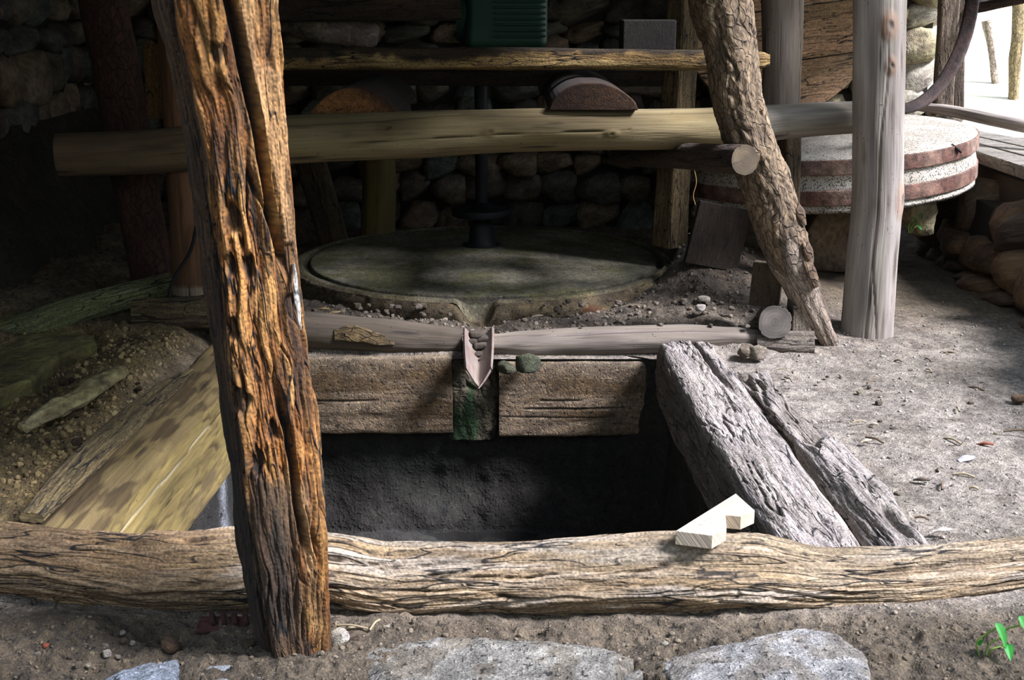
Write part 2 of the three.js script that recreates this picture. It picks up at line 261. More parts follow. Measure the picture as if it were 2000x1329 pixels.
function groundColor(x, d, h) {
  const n = fbm2(x * 3, d * 3, 4, 81), f = n2(x * 60, d * 60, 82), m = fbm2(x * 11, d * 11, 3, 83);
  let c = mix3(C(0xa69d90), C(0xbcb3a8), clamp((n - 0.5) * 2 + 0.5));
  c = mix3(c, C(0x5d4f3f), clamp(sst(0.5, 0.75, m) * 0.45 + (f - 0.5) * 0.3));
  const left = sst(-1.15, -1.4, x) * sst(2.8, 3.2, d); c = mix3(c, mix3(C(0xb89e60), C(0x7e6a40), m), left * 0.85);
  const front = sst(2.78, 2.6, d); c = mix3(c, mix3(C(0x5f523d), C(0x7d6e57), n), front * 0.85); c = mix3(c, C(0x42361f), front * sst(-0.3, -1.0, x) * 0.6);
  const rear = sst(4.8, 5.1, d) * sst(1.4, 1.0, x); c = mix3(c, mix3(C(0x8a7c68), C(0x645745), m), rear * 0.75); c = mix3(c, C(0x4a3c2c), 0.85 * Math.exp(-(pow((x - 1.1) / 0.36, 2) + pow((d - 5.95) / 0.65, 2))));  // second mix: shade behind the bark post painted as dark soil
  const rearShade = sst(4.6, 6.0, d) * sst(1.0, 1.5, x); c = mix3(c, C(0x6a5836), rearShade * 0.8);  // shade at the back right painted into the soil colour
  return c;
}
{ // ground: fine where the photograph looks closely, coarse beyond
  const us = [], ds = [];
  for (let u = -3; u < -0.5; u += 0.12) us.push(u); for (let u = -0.5; u < 0.5; u += 0.0024) us.push(u); for (let u = 0.5; u <= 3; u += 0.12) us.push(u);
  for (let d = 0.5; d < 1.95; d += 0.08) ds.push(d); for (let d = 1.95; d < 7.9;) { ds.push(d); d *= 1.0024; } ds.push(8.2);
  const w = us.length, pos = [], uv = [], col = [], idx = [], ok = [];
  for (const d of ds) for (const u of us) {
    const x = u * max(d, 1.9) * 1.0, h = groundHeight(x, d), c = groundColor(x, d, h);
    pos.push(x, h, -d); uv.push(x, -d); col.push(...c); ok.push(x > PIT.x0 && x < PIT.x1 && d > PIT.d0 && d < 4.905 ? 0 : 1);
  }
  for (let j = 0; j < ds.length - 1; j++) for (let i = 0; i < w - 1; i++) { const a = j * w + i, b = a + 1, c = a + w, e = c + 1; if (ok[a] || ok[b] || ok[c] || ok[e]) idx.push(a, b, c, b, e, c); }
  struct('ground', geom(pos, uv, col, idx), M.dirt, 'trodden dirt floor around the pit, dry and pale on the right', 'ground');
}
{ // lining of the pit: dried mud sides and floor
  const pos = [], uv = [], col = [], idx = [], K = 300, R = 34, FL = 24, cx = (PIT.x0 + PIT.x1) / 2, cd = (PIT.d0 + PIT.d1) / 2, hx = (PIT.x1 - PIT.x0) / 2 + 0.01, hd = (PIT.d1 - PIT.d0) / 2 + 0.01;
  for (let j = 0; j <= R + FL; j++) for (let i = 0; i <= K; i++) {
    const a = i / K * TAU, ca = cos(a), sa = sin(a), n = 7, r = pow(pow(abs(ca) / hx, n) + pow(abs(sa) / hd, n), -1 / n), v = min(1, j / R), y = -0.005 - 0.78 * v;
    let f = j <= R ? 1 - 0.07 * sst(0.7, 1, v) : 0.93 * (1 - (j - R) / FL);
    let x = cx + ca * r * f, d = cd + sa * r * f, yy = y;
    const nz = fbm3(x * 5, y * 5, d * 5, 4, 91) - 0.5, n4 = fbm3(x * 22, y * 22, d * 22, 3, 92) - 0.5;
    if (j <= R) { const k = (0.10 * nz + 0.03 * n4) * sst(0, 0.25, v); x -= ca * k; d -= sa * k; } else yy += 0.11 * nz + 0.045 * n4;
    pos.push(x, yy, -d); uv.push(j <= R ? (abs(ca) > abs(sa) ? d : x) : x, j <= R ? y : d); const g = fbm3(x * 3, y * 3, d * 3, 3, 93);
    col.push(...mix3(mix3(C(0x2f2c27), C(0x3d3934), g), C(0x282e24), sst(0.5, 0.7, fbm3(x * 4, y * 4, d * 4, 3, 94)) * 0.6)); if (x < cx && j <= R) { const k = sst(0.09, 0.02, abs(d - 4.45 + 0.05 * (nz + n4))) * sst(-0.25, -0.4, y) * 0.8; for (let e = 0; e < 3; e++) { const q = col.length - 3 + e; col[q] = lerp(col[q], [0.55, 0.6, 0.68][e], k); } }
  }
  const w = K + 1; for (let j = 0; j < R + FL; j++) for (let i = 0; i < K; i++) { const a = j * w + i, b = a + 1, c = a + w, e = c + 1; idx.push(a, b, c, b, e, c); }
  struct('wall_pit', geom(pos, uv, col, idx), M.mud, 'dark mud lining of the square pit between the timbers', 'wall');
}
// stones: a few shapes, many tones
const STONES = [];
for (let k = 0; k < 9; k++) {
  const b = new THREE.BoxGeometry(2, 2, 2, 6, 6, 6), p = b.attributes.position, seen = new Map(), pos = [], uv = [], idx = [], map = [];
  for (let i = 0; i < p.count; i++) {
    const key = `${round(p.getX(i) * 99)},${round(p.getY(i) * 99)},${round(p.getZ(i) * 99)}`;
    if (!seen.has(key)) {
      const v = V(p.getX(i), p.getY(i), p.getZ(i)), s = v.clone().normalize().multiplyScalar(1.22); v.lerp(s, 0.5 + 0.12 * (k % 3));
      const e = 1 + 0.42 * (fbm3(v.x * 0.9 + k * 7, v.y * 0.9, v.z * 0.9, 3, 100 + k) - 0.5) + 0.12 * (n3(v.x * 3.4, v.y * 3.4 + k, v.z * 3.4, 120 + k) - 0.5);
      v.multiplyScalar(e); for (let q = 0; q < 3; q++) { const n = V(hash(k, q, 1) - 0.5, hash(k, q, 2) - 0.5, hash(k, q, 3) - 0.5).normalize(), o = v.dot(n) - 0.86; if (o > 0) v.addScaledVector(n, -o); }
      seen.set(key, pos.length / 3); pos.push(v.x, v.y, v.z); uv.push((v.x + v.z * 0.6) * 0.14 + k * 0.3, (v.y + v.z * 0.5) * 0.14);
    }
    map.push(seen.get(key));
  }
  for (let i = 0; i < b.index.count; i++) idx.push(map[b.index.getX(i)]);
  const g = geom(pos, uv, null, idx); tinted(g, (x, y, z) => mul3([1, 1, 1], 0.75 + 0.4 * fbm3(x * 2, y * 2, z * 2 + k, 2, 130 + k))); STONES.push(g);
}
const tones = (list, base) => list.map((h, i) => { const m = base.clone(); m.color = new THREE.Color(h); m.name = 'stone_tone_' + i; return m; });
const CLOD = tones([0x9a8f80, 0x867a6a, 0xaa9f90, 0x7c705f], M.rock), DARKSTONE = tones([0x847a6c, 0x6e6e66, 0x968670, 0x747c76, 0xa49078, 0x625a50], M.rock), WARMSTONE = tones([0x7a6048, 0x6b5640, 0x8a6f52, 0x5f4c3a, 0x75644f], M.rock), PALESTONE = tones([0xd6d0c2, 0xc4bda6, 0xe0dacc, 0xcabf9c], M.rock);
function dryWall(name, label, origin, along, out, length, height, thick, [s0, s1], mats, seed, coreHex, heightAt, coreHeight = height) {
  const g = struct(name, null, null, label, 'wall'), r = rng(seed), up = V(0, 1, 0);
  const core = new THREE.BoxGeometry(length, coreHeight * 0.985, thick * 0.7); const cm = new THREE.Mesh(core, plain('mortar', coreHex, { roughness: 1 })); shade(cm); cm.name = 'core';
  const basis = new THREE.Matrix4().makeBasis(along, up, out); cm.quaternion.setFromRotationMatrix(basis); cm.position.copy(origin).addScaledVector(along, length / 2).addScaledVector(up, coreHeight / 2).addScaledVector(out, -thick * 0.5); g.add(cm);
  const q0 = new THREE.Quaternion().setFromRotationMatrix(basis), tilt = new THREE.Quaternion(), e = new THREE.Euler();
  for (let y = 0; y < height;) {
    const ch = lerp(s0, s1, r()) * 0.62;
    for (let x = -r() * s0; x < length;) {
      const wd = lerp(s0, s1, r() * r() * 0.6 + r() * 0.4), hh = ch * lerp(0.82, 1.25, r()), o = new THREE.Mesh(STONES[floor(r() * STONES.length)], mats[floor(r() * mats.length)]);
      if (!heightAt || y + hh * 0.6 < heightAt(x)) {
        o.name = 'stone'; shade(o); o.scale.set(wd * 0.52, hh * 0.53, thick * lerp(0.42, 0.6, r()));
        e.set((r() - 0.5) * 0.2, (r() - 0.5) * 0.3, (r() - 0.5) * 0.24); o.quaternion.copy(q0).multiply(tilt.setFromEuler(e));
        o.position.copy(origin).addScaledVector(along, x + wd / 2).addScaledVector(up, y + ch / 2 + (r() - 0.5) * ch * 0.25).addScaledVector(out, -thick * 0.42 + (r() - 0.3) * thick * 0.16); g.add(o);
      }
      x += wd * 0.96;
    }
    y += ch * 0.98;
  }
  return g;
}
dryWall('wall_back', 'dark fieldstone wall behind the mill', V(-2.75, 0, -7.75), V(1, 0, 0), V(0, 0, 1), 4.3, 2.1, 0.3, [0.16, 0.42], DARKSTONE, 5, 0x1d1a16);
dryWall('wall_left', 'dark fieldstone wall on the left of the mill', V(-2.45, 0.72, -3.2), V(-0.03, 0, -1).normalize(), V(1, 0, -0.03).normalize(), 4.5, 1.4, 0.3, [0.2, 0.5], DARKSTONE, 6, 0x15130f);
dryWall('wall_right', 'low brown dry stone wall along the right edge', V(2.42, -0.02, -7.3), V(-0.02, 0, 1).normalize(), V(-1, 0, -0.02).normalize(), 4.6, 0.66, 0.3, [0.14, 0.4], WARMSTONE, 7, 0x221a12, x => x < 1.75 ? 0.44 : x < 2.5 ? 0.56 : 0.68, 0.44);
dryWall('wall_right', 'pale block wall in daylight behind the upper millstone', V(1.75, 0.4, -8.3), V(1, 0, 0), V(0, 0, 1), 1.02, 1.8, 0.3, [0.24, 0.42], PALESTONE, 18, 0x2a261f);
{ // earth bank under the left wall
  const pos = [], uv = [], col = [], idx = [], K = 90, R = 30;
  for (let j = 0; j <= R; j++) for (let i = 0; i <= K; i++) { const d = 3.0 + 4.9 * i / K, v = j / R, n = fbm2(d * 2, v * 3, 4, 141) - 0.5; const x = lerp(-2.12, -2.5, pow(v, 0.8)) + 0.12 * n, y = 0.0 + 0.82 * v + 0.05 * n; pos.push(x, y, -d); uv.push(d, y); col.push(...mix3(C(0x4a4436), C(0x3a3527), clamp(n + 0.5))); }
  const w = K + 1; for (let j = 0; j < R; j++) for (let i = 0; i < K; i++) { const a = j * w + i, b = a + 1, c = a + w, e = c + 1; idx.push(a, b, c, b, e, c); }
  struct('wall_left', geom(pos, uv, col, idx), M.mud, 'dark earth bank under the left wall', 'wall');
}
{ // roof, outer shell; last slab is an added eave, slab edges cut for shade
  const roof = mat('roof_boards', TX.grain, 0.004, { vertexColors: false, color: 0x4a3b2b });
  const slabs = [[-3.4, 0.15, -8.2, -1.9], [0.15, 0.95, -8.2, -2.5], [0.95, 2.3, -8.2, -5.5], [2.3, 3.0, -8.2, -4.9], [0.5, 3.8, -1.6, 1.2]].map(([x0, x1, z0, z1]) => { const g = new THREE.BoxGeometry(x1 - x0, 0.14, z1 - z0); g.translate((x0 + x1) / 2, 2.17, (z0 + z1) / 2); return g; });
  struct('ceiling', mergeGeometries(slabs), roof, 'dark board roof over the mill plus an added shading eave, above the picture', 'ceiling');
  const lw = new THREE.BoxGeometry(0.3, 2.2, 1.2); lw.translate(-2.6, 1.1, -2.7); struct('wall_left', lw, plain('daub', 0x3c352a), 'end of the left wall, outside the picture', 'wall');
}
{ // fill behind the low wall
  const g = new THREE.BoxGeometry(1.6, 0.56, 3.2); g.translate(3.36, 0.27, -7.1); struct('terrace', g, plain('earth_fill', 0x3a3024, { roughness: 1 }), 'dark earth terrace behind the low right wall', 'terrace');
}
{ // ground outside, beyond the low wall, rising to a slope
  const pos = [], uv = [], col = [], idx = [], K = 70, R = 70;
  for (let j = 0; j <= R; j++) for (let i = 0; i <= K; i++) { const x = 2.72 + 14 * pow(i / K, 1.5), d = 0.5 + 34 * pow(j / R, 1.3), n = fbm2(x * 0.8, d * 0.8, 4, 151), y = 0.54 + 0.06 * (n - 0.5) + 0.17 * max(0, d - 8.4) + 0.05 * max(0, x - 4); pos.push(x, y, -d); uv.push(x, d); col.push(...mix3(C(0xd8d0c0), C(0xb8b690), sst(0.4, 0.7, fbm2(x * 2, d * 2, 3, 152)))); }
  const w = K + 1; for (let j = 0; j < R; j++) for (let i = 0; i < K; i++) { const a = j * w + i, b = a + 1, c = a + w, e = c + 1; idx.push(a, b, c, b, e, c); }
  struct('ground_outside', geom(pos, uv, col, idx), M.pale, 'sunlit yard beyond the low wall at the upper right', 'ground');
}
{ // unseen bank added behind the camera to block low front sky
  const pos = [], uv = [], col = [], idx = [], K = 60, R = 20;
  for (let j = 0; j <= R; j++) for (let i = 0; i <= K; i++) { const x = -9 + 16 * i / K, v = j / R, n = fbm2(x, v * 4, 4, 155) - 0.5; pos.push(x, -0.2 + 2.4 * v + 0.6 * n, 3.2 + 2.2 * v + 0.8 * n); uv.push(x, v * 4); col.push(...mix3(C(0x46502a), C(0x5c5a38), n + 0.5)); }
  const w = K + 1; for (let j = 0; j < R; j++) for (let i = 0; i < K; i++) { const a = j * w + i, b = a + 1, c = a + w, e = c + 1; idx.push(a, c, b, b, c, e); }
  struct('added_bank', geom(pos, uv, col, idx), M.mud, 'added unseen bank behind the photographer, blocking low sky light', 'bank');
}
// ------------------------------------------------------------------ big timbers
const CAM = V(0, 0.25, 1);
{ // leaning front post
  const h = hewn({ big: [10, 0.7, 0.014], mid: [36, 0.22, 0.007], lump: 0.008, seed: 11, base: C(0xb0702c), pale: C(0xeab468), dark: C(0x2c1a0c), grey: C(0x6a5538), greyAt: 0.62, blot: 0.7 });
  const band = (x, c0, w) => 1 - sst(0.3 * w, w, abs(x - c0));
  const d2 = (s, th, q, L, r, u) => {
    h(s, th, q, L);
    const wob = 0.09 * (n2(s * 7, 1, 5) - 0.5) + 0.04 * (n2(s * 24, 2, 5) - 0.5);
    const g = band(th, -0.28 - 1.5 * (u - 0.06) + wob, 0.13) * sst(0.40, 0.34, u), g2 = band(th, -0.30 - 1.3 * (u - 0.55) + wob, 0.13) * sst(0.50, 0.58, u) * sst(0.82, 0.74, u);
    const strip = th < -0.42 - 1.5 * (u - 0.06) && u < 0.345 && th > -1.12 + 0.2 * u ? 1 - sst(0.62, 0.75, n2(th * 4, s * 7, 8)) * 0.7 : 0, strip2 = band(th, -0.62 - 0.5 * (u - 0.7), 0.16) * sst(0.68, 0.72, u + 0.03 * n2(th * 20, 3, 4)) * sst(0.97, 0.92, u);
    q.c = mix3(q.c, C(0x7d5426), sst(0.22, 0.4, u) * sst(0.75, 0.6, u) * 0.25);
    q.c = mix3(q.c, C(0xdfb27a), max(strip * 0.8, strip2 * 0.85)); q.d = lerp(q.d, 0.004, strip * 0.6);
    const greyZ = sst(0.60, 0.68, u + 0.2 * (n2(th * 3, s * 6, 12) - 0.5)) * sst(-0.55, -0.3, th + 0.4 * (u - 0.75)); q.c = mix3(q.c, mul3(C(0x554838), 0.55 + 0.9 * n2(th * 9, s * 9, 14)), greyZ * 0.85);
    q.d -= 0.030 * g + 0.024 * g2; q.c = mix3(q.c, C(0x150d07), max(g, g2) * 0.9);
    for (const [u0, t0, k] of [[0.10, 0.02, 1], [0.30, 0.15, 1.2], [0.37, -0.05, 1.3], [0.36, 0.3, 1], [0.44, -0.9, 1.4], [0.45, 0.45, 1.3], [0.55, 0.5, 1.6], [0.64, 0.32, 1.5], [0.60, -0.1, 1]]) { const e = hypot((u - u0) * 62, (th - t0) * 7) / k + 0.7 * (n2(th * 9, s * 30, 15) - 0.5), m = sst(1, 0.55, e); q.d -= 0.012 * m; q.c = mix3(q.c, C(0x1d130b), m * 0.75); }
    q.c = mix3(q.c, C(0x1e150d), sst(0.52, 0.72, th + 0.12 * (n2(s * 8, 4, 19) - 0.5)) * 0.85); q.c = mix3(q.c, C(0x3a2716), sst(0.5, 0.72, fbm2(th * 3 + 5, s * 6, 3, 20)) * 0.6);  // first mix paints the unlit left side dark; second is mottling
  };
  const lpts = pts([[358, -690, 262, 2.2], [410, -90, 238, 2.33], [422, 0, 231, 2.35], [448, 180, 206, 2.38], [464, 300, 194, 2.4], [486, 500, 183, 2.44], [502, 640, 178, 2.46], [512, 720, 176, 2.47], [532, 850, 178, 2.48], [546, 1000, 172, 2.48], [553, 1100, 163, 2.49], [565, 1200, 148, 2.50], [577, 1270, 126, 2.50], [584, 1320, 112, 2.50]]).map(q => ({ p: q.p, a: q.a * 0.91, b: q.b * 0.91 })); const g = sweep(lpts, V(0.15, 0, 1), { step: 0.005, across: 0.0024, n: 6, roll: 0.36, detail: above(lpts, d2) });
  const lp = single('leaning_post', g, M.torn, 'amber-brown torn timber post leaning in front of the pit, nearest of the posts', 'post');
  const sl = (l, hex) => sweep(pts(l), V(0.4, 0, 1), { step: 0.006, across: 0.004, n: 3, detail: (s, th, q) => { q.d = 0.003 * (n2(s * 60, th * 2, 17) - 0.5); q.c = mul3(C(hex), 0.7 + 0.5 * n2(s * 40, th * 3, 18)); } });
  part('splinter', sl([[574, 515, 5, 2.40, 0.5], [579, 575, 12, 2.39, 0.5], [585, 630, 7, 2.39, 0.5], [587, 645, 3, 2.39, 0.5]], 0xd8d6d0), M.grain, lp, 'whitish peeling sliver');
  part('splinter', sl([[626, 1224, 4, 2.39, 0.4], [622, 1244, 11, 2.38, 0.4], [615, 1266, 5, 2.38, 0.4]], 0xa87840), M.grain, lp, 'loose tan chip');
}
{ // front sill log
  const h = hewn({ big: [9, 0.9, 0.012], mid: [30, 0.3, 0.005], lump: 0.010, seed: 23, blot: 0.25, base: C(0xb29a76), pale: C(0xd8c6aa), dark: C(0x54402a), grey: C(0xc2b6a4), greyAt: 0.56 });
  const d2 = (s, th, q, L, r, u) => {
    h(s, th, q, L, r, u);
    const brown = 1 - sst(0.20, 0.33, u); q.c = mix3(q.c, mul3(C(0x86653c), 0.5 + q.c[0] * 1.6), brown * 0.55);
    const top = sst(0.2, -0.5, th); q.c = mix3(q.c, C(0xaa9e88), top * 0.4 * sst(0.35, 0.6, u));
    q.d += 0.010 * sst(0.195, 0.205, u) * sst(0.30, 0.27, u) * sst(-0.5, -0.8, th);
  };
  const g = sweep(pts([[-160, 1092, 135, 2.86], [0, 1098, 137, 2.82], [150, 1110, 140, 2.79], [300, 1124, 152, 2.76], [460, 1124, 156, 2.74], [640, 1122, 144, 2.735], [760, 1142, 138, 2.735], [900, 1138, 138, 2.735], [1100, 1136, 150, 2.735], [1290, 1127, 158, 2.74], [1450, 1124, 144, 2.75], [1600, 1136, 112, 2.77], [1800, 1131, 112, 2.81], [2000, 1108, 98, 2.87], [2160, 1096, 98, 2.93]].map(q => [...q, 1.08])), V(0, 0.5, 1), { step: 0.006, across: 0.0034, n: 3.0, roll: 0.35, detail: d2 });
  single('sill_log', g, M.torn, 'long cracked beige log lying across the whole front of the pit', 'log');
}
{ // right-hand post
  const rp = pts([[1722, -400, 104, 5.22], [1719, -80, 103, 5.22], [1718, 0, 102, 5.22], [1716, 200, 98, 5.22], [1712, 400, 97, 5.22], [1703, 500, 98, 5.22], [1696, 600, 99, 5.22], [1692, 660, 102, 5.22], [1691, 700, 104, 5.22]]); const g = sweep(rp, V(0, 0, 1), { step: 0.008, across: 0.006, detail: above(rp, pole({ seed: 31, base: C(0x8c847a), pale: C(0xbab4ac), dark: C(0x4a3a2c), lump: 0.005, checks: 9, hue: C(0xa8672e), knots: [[0.26, -0.12, 0.018], [0.98, -0.95, 0.024], [0.42, -0.2, 0.012]] })) });
  single('upright_post', g, M.silver, 'upright grey weathered round post with a knot, right of the bark-covered one', 'post');
}
{ // curved bark-covered post
  const p1 = pole({ seed: 41, base: C(0x8d7c66), pale: C(0xa8967c), dark: C(0x4a3c2e), lump: 0.012, checks: 3 });
  const d2 = (s, th, q, L, r, u) => {
    p1(s, th, q, L, r, u);
    const bare = sst(0.62, 0.70, u + 0.16 * (n2(th * 1.6 + 4, s * 4, 43) - 0.5) - (th < -0.5 ? 0.02 : 0)) * (th > -0.9 ? 1 : 0.4);
    const X = th / TAU + 1 + 0.06 * (n2(s * 9, 1, 44) - 0.5) + 0.03 * (n2(s * 30, th * 2, 45) - 0.5), r1 = wrap2(X * 12, s * 5, 12, 9973, 46), r2 = wrap2(X * 26, s * 15, 26, 9973, 47), r3 = wrap2(X * 50, s * 50, 50, 9973, 48), e = 1 - sst(0.0, 0.10, abs(0.6 * r1 + 0.4 * r2 - 0.5)), e2 = (1 - sst(0, 0.07, abs(r2 * 0.7 + r3 * 0.3 - 0.5))) * 0.6;
    q.d += (1 - bare) * (0.010 * (r1 - 0.5) + 0.006 * (r2 - 0.5) + 0.005 * (r3 - 0.5) - 0.007 * e - 0.004 * e2); q.c = mix3(mix3(mix3(q.c, C(0x6e5c48), 0.6 * r3), C(0x2c231a), clamp(e * 0.45 + e2 * 0.3) * (1 - bare)), C(0xa89c92), bare * 0.85);
    if (bare > 0.1 && bare < 0.9) q.c = mix3(q.c, C(0x40301f), 0.5);
  };
  const g = group('bark_post', 'curved leaning post with cracked grey bark, pointed at its foot', 'post');
  const path = pts([[1392, -410, 130, 4.92], [1402, -80, 122, 4.93], [1408, 0, 122, 4.94], [1428, 100, 106, 4.95], [1440, 200, 103, 4.96], [1464, 280, 102, 4.97], [1494, 355, 100, 4.98], [1518, 430, 98, 4.99], [1541, 500, 90, 5.0], [1566, 560, 70, 5.0], [1588, 610, 56, 5.0], [1612, 655, 38, 5.01], [1632, 695, 22, 5.02]]);
  part('trunk', sweep(path, V(0, 0, 1), { step: 0.007, across: 0.0055, detail: above(path, d2) }), M.bark, g);
  const fl = (x, y, w, d) => [x, y, w, d, 0.35];
  for (const f of [[[1548, 385, 8, 4.93], [1562, 415, 18, 4.92], [1572, 440, 10, 4.93]], [[1566, 460, 6, 4.93], [1578, 490, 18, 4.91], [1584, 525, 8, 4.93]], [[1570, 500, 10, 4.92], [1583, 530, 20, 4.91], [1596, 560, 14, 4.92]], [[1582, 520, 8, 4.92], [1592, 545, 14, 4.92], [1597, 556, 5, 4.93]], [[1470, 288, 5, 4.84], [1478, 304, 13, 4.84], [1474, 330, 5, 4.85]]])
    part('bark_flake', sweep(pts(f.map(q => fl(...q))), V(0.3, 0, 1), { step: 0.006, across: 0.005, n: 3, detail: (s, th, q) => { const n = fbm3(s * 30, cos(th), sin(th), 3, 47) - 0.5; q.d = 0.010 * n; q.c = mix3(C(0xa08b72), C(0x6a5846), clamp(n * 3 + 0.5)); } }), M.bark, g);
}
const woodA = (seed, o = {}) => pole({ seed, base: C(0x7c6a48), pale: C(0x9d8c64), dark: C(0x3a2e1e), lump: 0.006, checks: 4, ...o });
{ // horizontal beams
  const d1 = pole({ seed: 51, base: C(0x80704a), pale: C(0x9e9068), dark: C(0x3f301c), lump: 0.006, checks: 3, knots: [[1.78, 0.1, 0.012], [1.35, -0.2, 0.014], [2.3, 0.3, 0.01]], hue: C(0x6d5028) });
  const g1 = sweep(pts([[112, 304, 84, 5.05], [300, 296, 88, 5.12], [560, 273, 94, 5.2], [800, 263, 92, 5.26], [1000, 256, 84, 5.3], [1200, 253, 80, 5.32], [1400, 250, 78, 5.33], [1550, 236, 66, 5.40], [1640, 231, 63, 5.44], [1716, 228, 60, 5.46]]), V(0, 0.2, 1), {
    step: 0.008, across: 0.006, capColor: rings(C(0x8a744c), C(0x4d3c24), 3), detail: (s, th, q, L, r, u) => { d1(s, th, q, L, r, u); const cr = 1 - sst(0.006, 0.03, abs(th - 0.30 + 0.62 * (u - 0.45) * 1.2 + 0.03 * (n2(s * 14, 1, 3) - 0.5))); if (u > 0.33 && u < 0.68) { q.d -= 0.010 * cr; q.c = mix3(q.c, C(0x1c150c), cr * 0.8); } q.c = mix3(q.c, mul3(C(0x5a4630), 0.7 + 0.6 * n2(s * 9, th * 3, 7)), sst(0.20, 0.13, u) * 0.8); q.c = mix3(q.c, mul3(C(0xa09a90), 0.7 + 0.5 * n2(s * 8, th * 4, 8)), sst(0.80, 0.86, u) * 0.75); }
  });
  single('cross_timber', g1, M.silver, 'thick round horizontal log beam carrying the two half logs', 'beam');
  const d3 = pole({ seed: 57, base: C(0xb28f54), pale: C(0xd8bb7c), dark: C(0x33261a), lump: 0.005, checks: 2 });
  const g2 = sweep(pts([[430, 116, 42, 5.62], [545, 115, 42, 5.65], [800, 115, 42, 5.7], [1000, 115, 42, 5.7], [1200, 116, 40, 5.7], [1370, 118, 38, 5.7], [1440, 118, 36, 5.68], [1486, 118, 32, 5.68], [1502, 118, 22, 5.68]]), V(0, 0.12, 1), {
    step: 0.008, across: 0.005, n: 4, roll: 0, detail: (s, th, q, L, r, u) => { d3(s, th, q, L, r, u); const v = sin(th), up = sst(-0.15, 0.4, -v + 0.9 * (n2(s * 7, 3, 58) - 0.5) + 0.4 * (n2(s * 30, 5, 59) - 0.5)); q.c = mix3(q.c, C(0x241a10), up * 0.9 * (u < 0.9 ? 1 : 0)); if (-v > 0.86) q.c = C(0x5a5436); }
  });
  single('cross_timber', g2, M.grain, 'upper squared beam with dark stains along its top edge', 'beam');
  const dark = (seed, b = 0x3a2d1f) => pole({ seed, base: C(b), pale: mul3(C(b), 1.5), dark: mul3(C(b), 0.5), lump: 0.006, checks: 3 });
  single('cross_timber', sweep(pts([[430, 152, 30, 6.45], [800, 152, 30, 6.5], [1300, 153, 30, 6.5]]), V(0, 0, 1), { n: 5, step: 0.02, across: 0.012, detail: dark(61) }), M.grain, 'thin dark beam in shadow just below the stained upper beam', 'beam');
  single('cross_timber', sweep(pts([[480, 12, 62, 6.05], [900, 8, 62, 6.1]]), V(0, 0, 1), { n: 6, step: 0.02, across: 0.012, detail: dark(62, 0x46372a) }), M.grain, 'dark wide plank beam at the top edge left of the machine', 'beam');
  // dark short log under the cross beam, its sawn end towards us
  const lg = group('short_log', 'dark round log under the thick beam, pale sawn end at the bark post', 'log');
  part('log', sweep(pts([[1455, 312, 60, 4.76], [1400, 308, 56, 4.97], [1300, 304, 50, 5.5], [1212, 302, 44, 6.0]]), V(0, 1, 0), { step: 0.012, across: 0.007, detail: dark(64, 0x4a3a2a), capColor: rings(C(0x7a6c54), C(0x4a3c2a), 4) }), M.grain, lg);
  // half logs
  for (const [x0, x1, yb0, yb1, hpx, len, label, seed] of [[594, 776, 238, 226, 58, 1.1, 'half log with sawn brown end, left of the two on the thick beam', 71], [1074, 1246, 214, 214, 50, 1.2, 'half log with sawn brown end, right of the two on the thick beam', 72]]) {
    const a = P(x0, yb0, 5.25), b = P(x1, yb1, 5.25), w = b.x - a.x, hh = hpx * a.c / F, sh = new THREE.Shape(), N = 26;
    for (let i = 0; i <= N; i++) { const t = i / N, x = lerp(0, w, t), k = seed === 72 ? pow(max(0, sin(PI * pow(t, 0.95))), 0.62) : pow(max(0, sin(PI * pow(t, 1.08))), 0.72), y = lerp(0, b.y - a.y, t) + hh * min(1, k * 1.02) + 0.006 * (n2(t * 9, 1, seed) - 0.5); i ? sh.lineTo(x, y) : sh.moveTo(x, 0); }
    sh.lineTo(w, b.y - a.y);
    const g = new THREE.ExtrudeGeometry(sh, { depth: len, bevelEnabled: true, bevelSize: 0.004, bevelThickness: 0.004, bevelSegments: 1, steps: 6 }); g.translate(0, 0, -len);
    tinted(g, (x, y, z) => z > -0.01 ? mix3(seed === 72 ? C(0x6e4a28) : C(0xb07a40), C(0x4a3018), clamp(0.5 + 0.5 * sin(hypot(x - w / 2, y + 0.05) * 160) * 0.4 + (fbm2(x * 9, y * 12, 3, seed) - 0.5) * 2.2)) : C(0x3a2c1c));
    const o = single('half_log', g, M.sawn, label, 'log'); o.position.copy(a);
  }
}
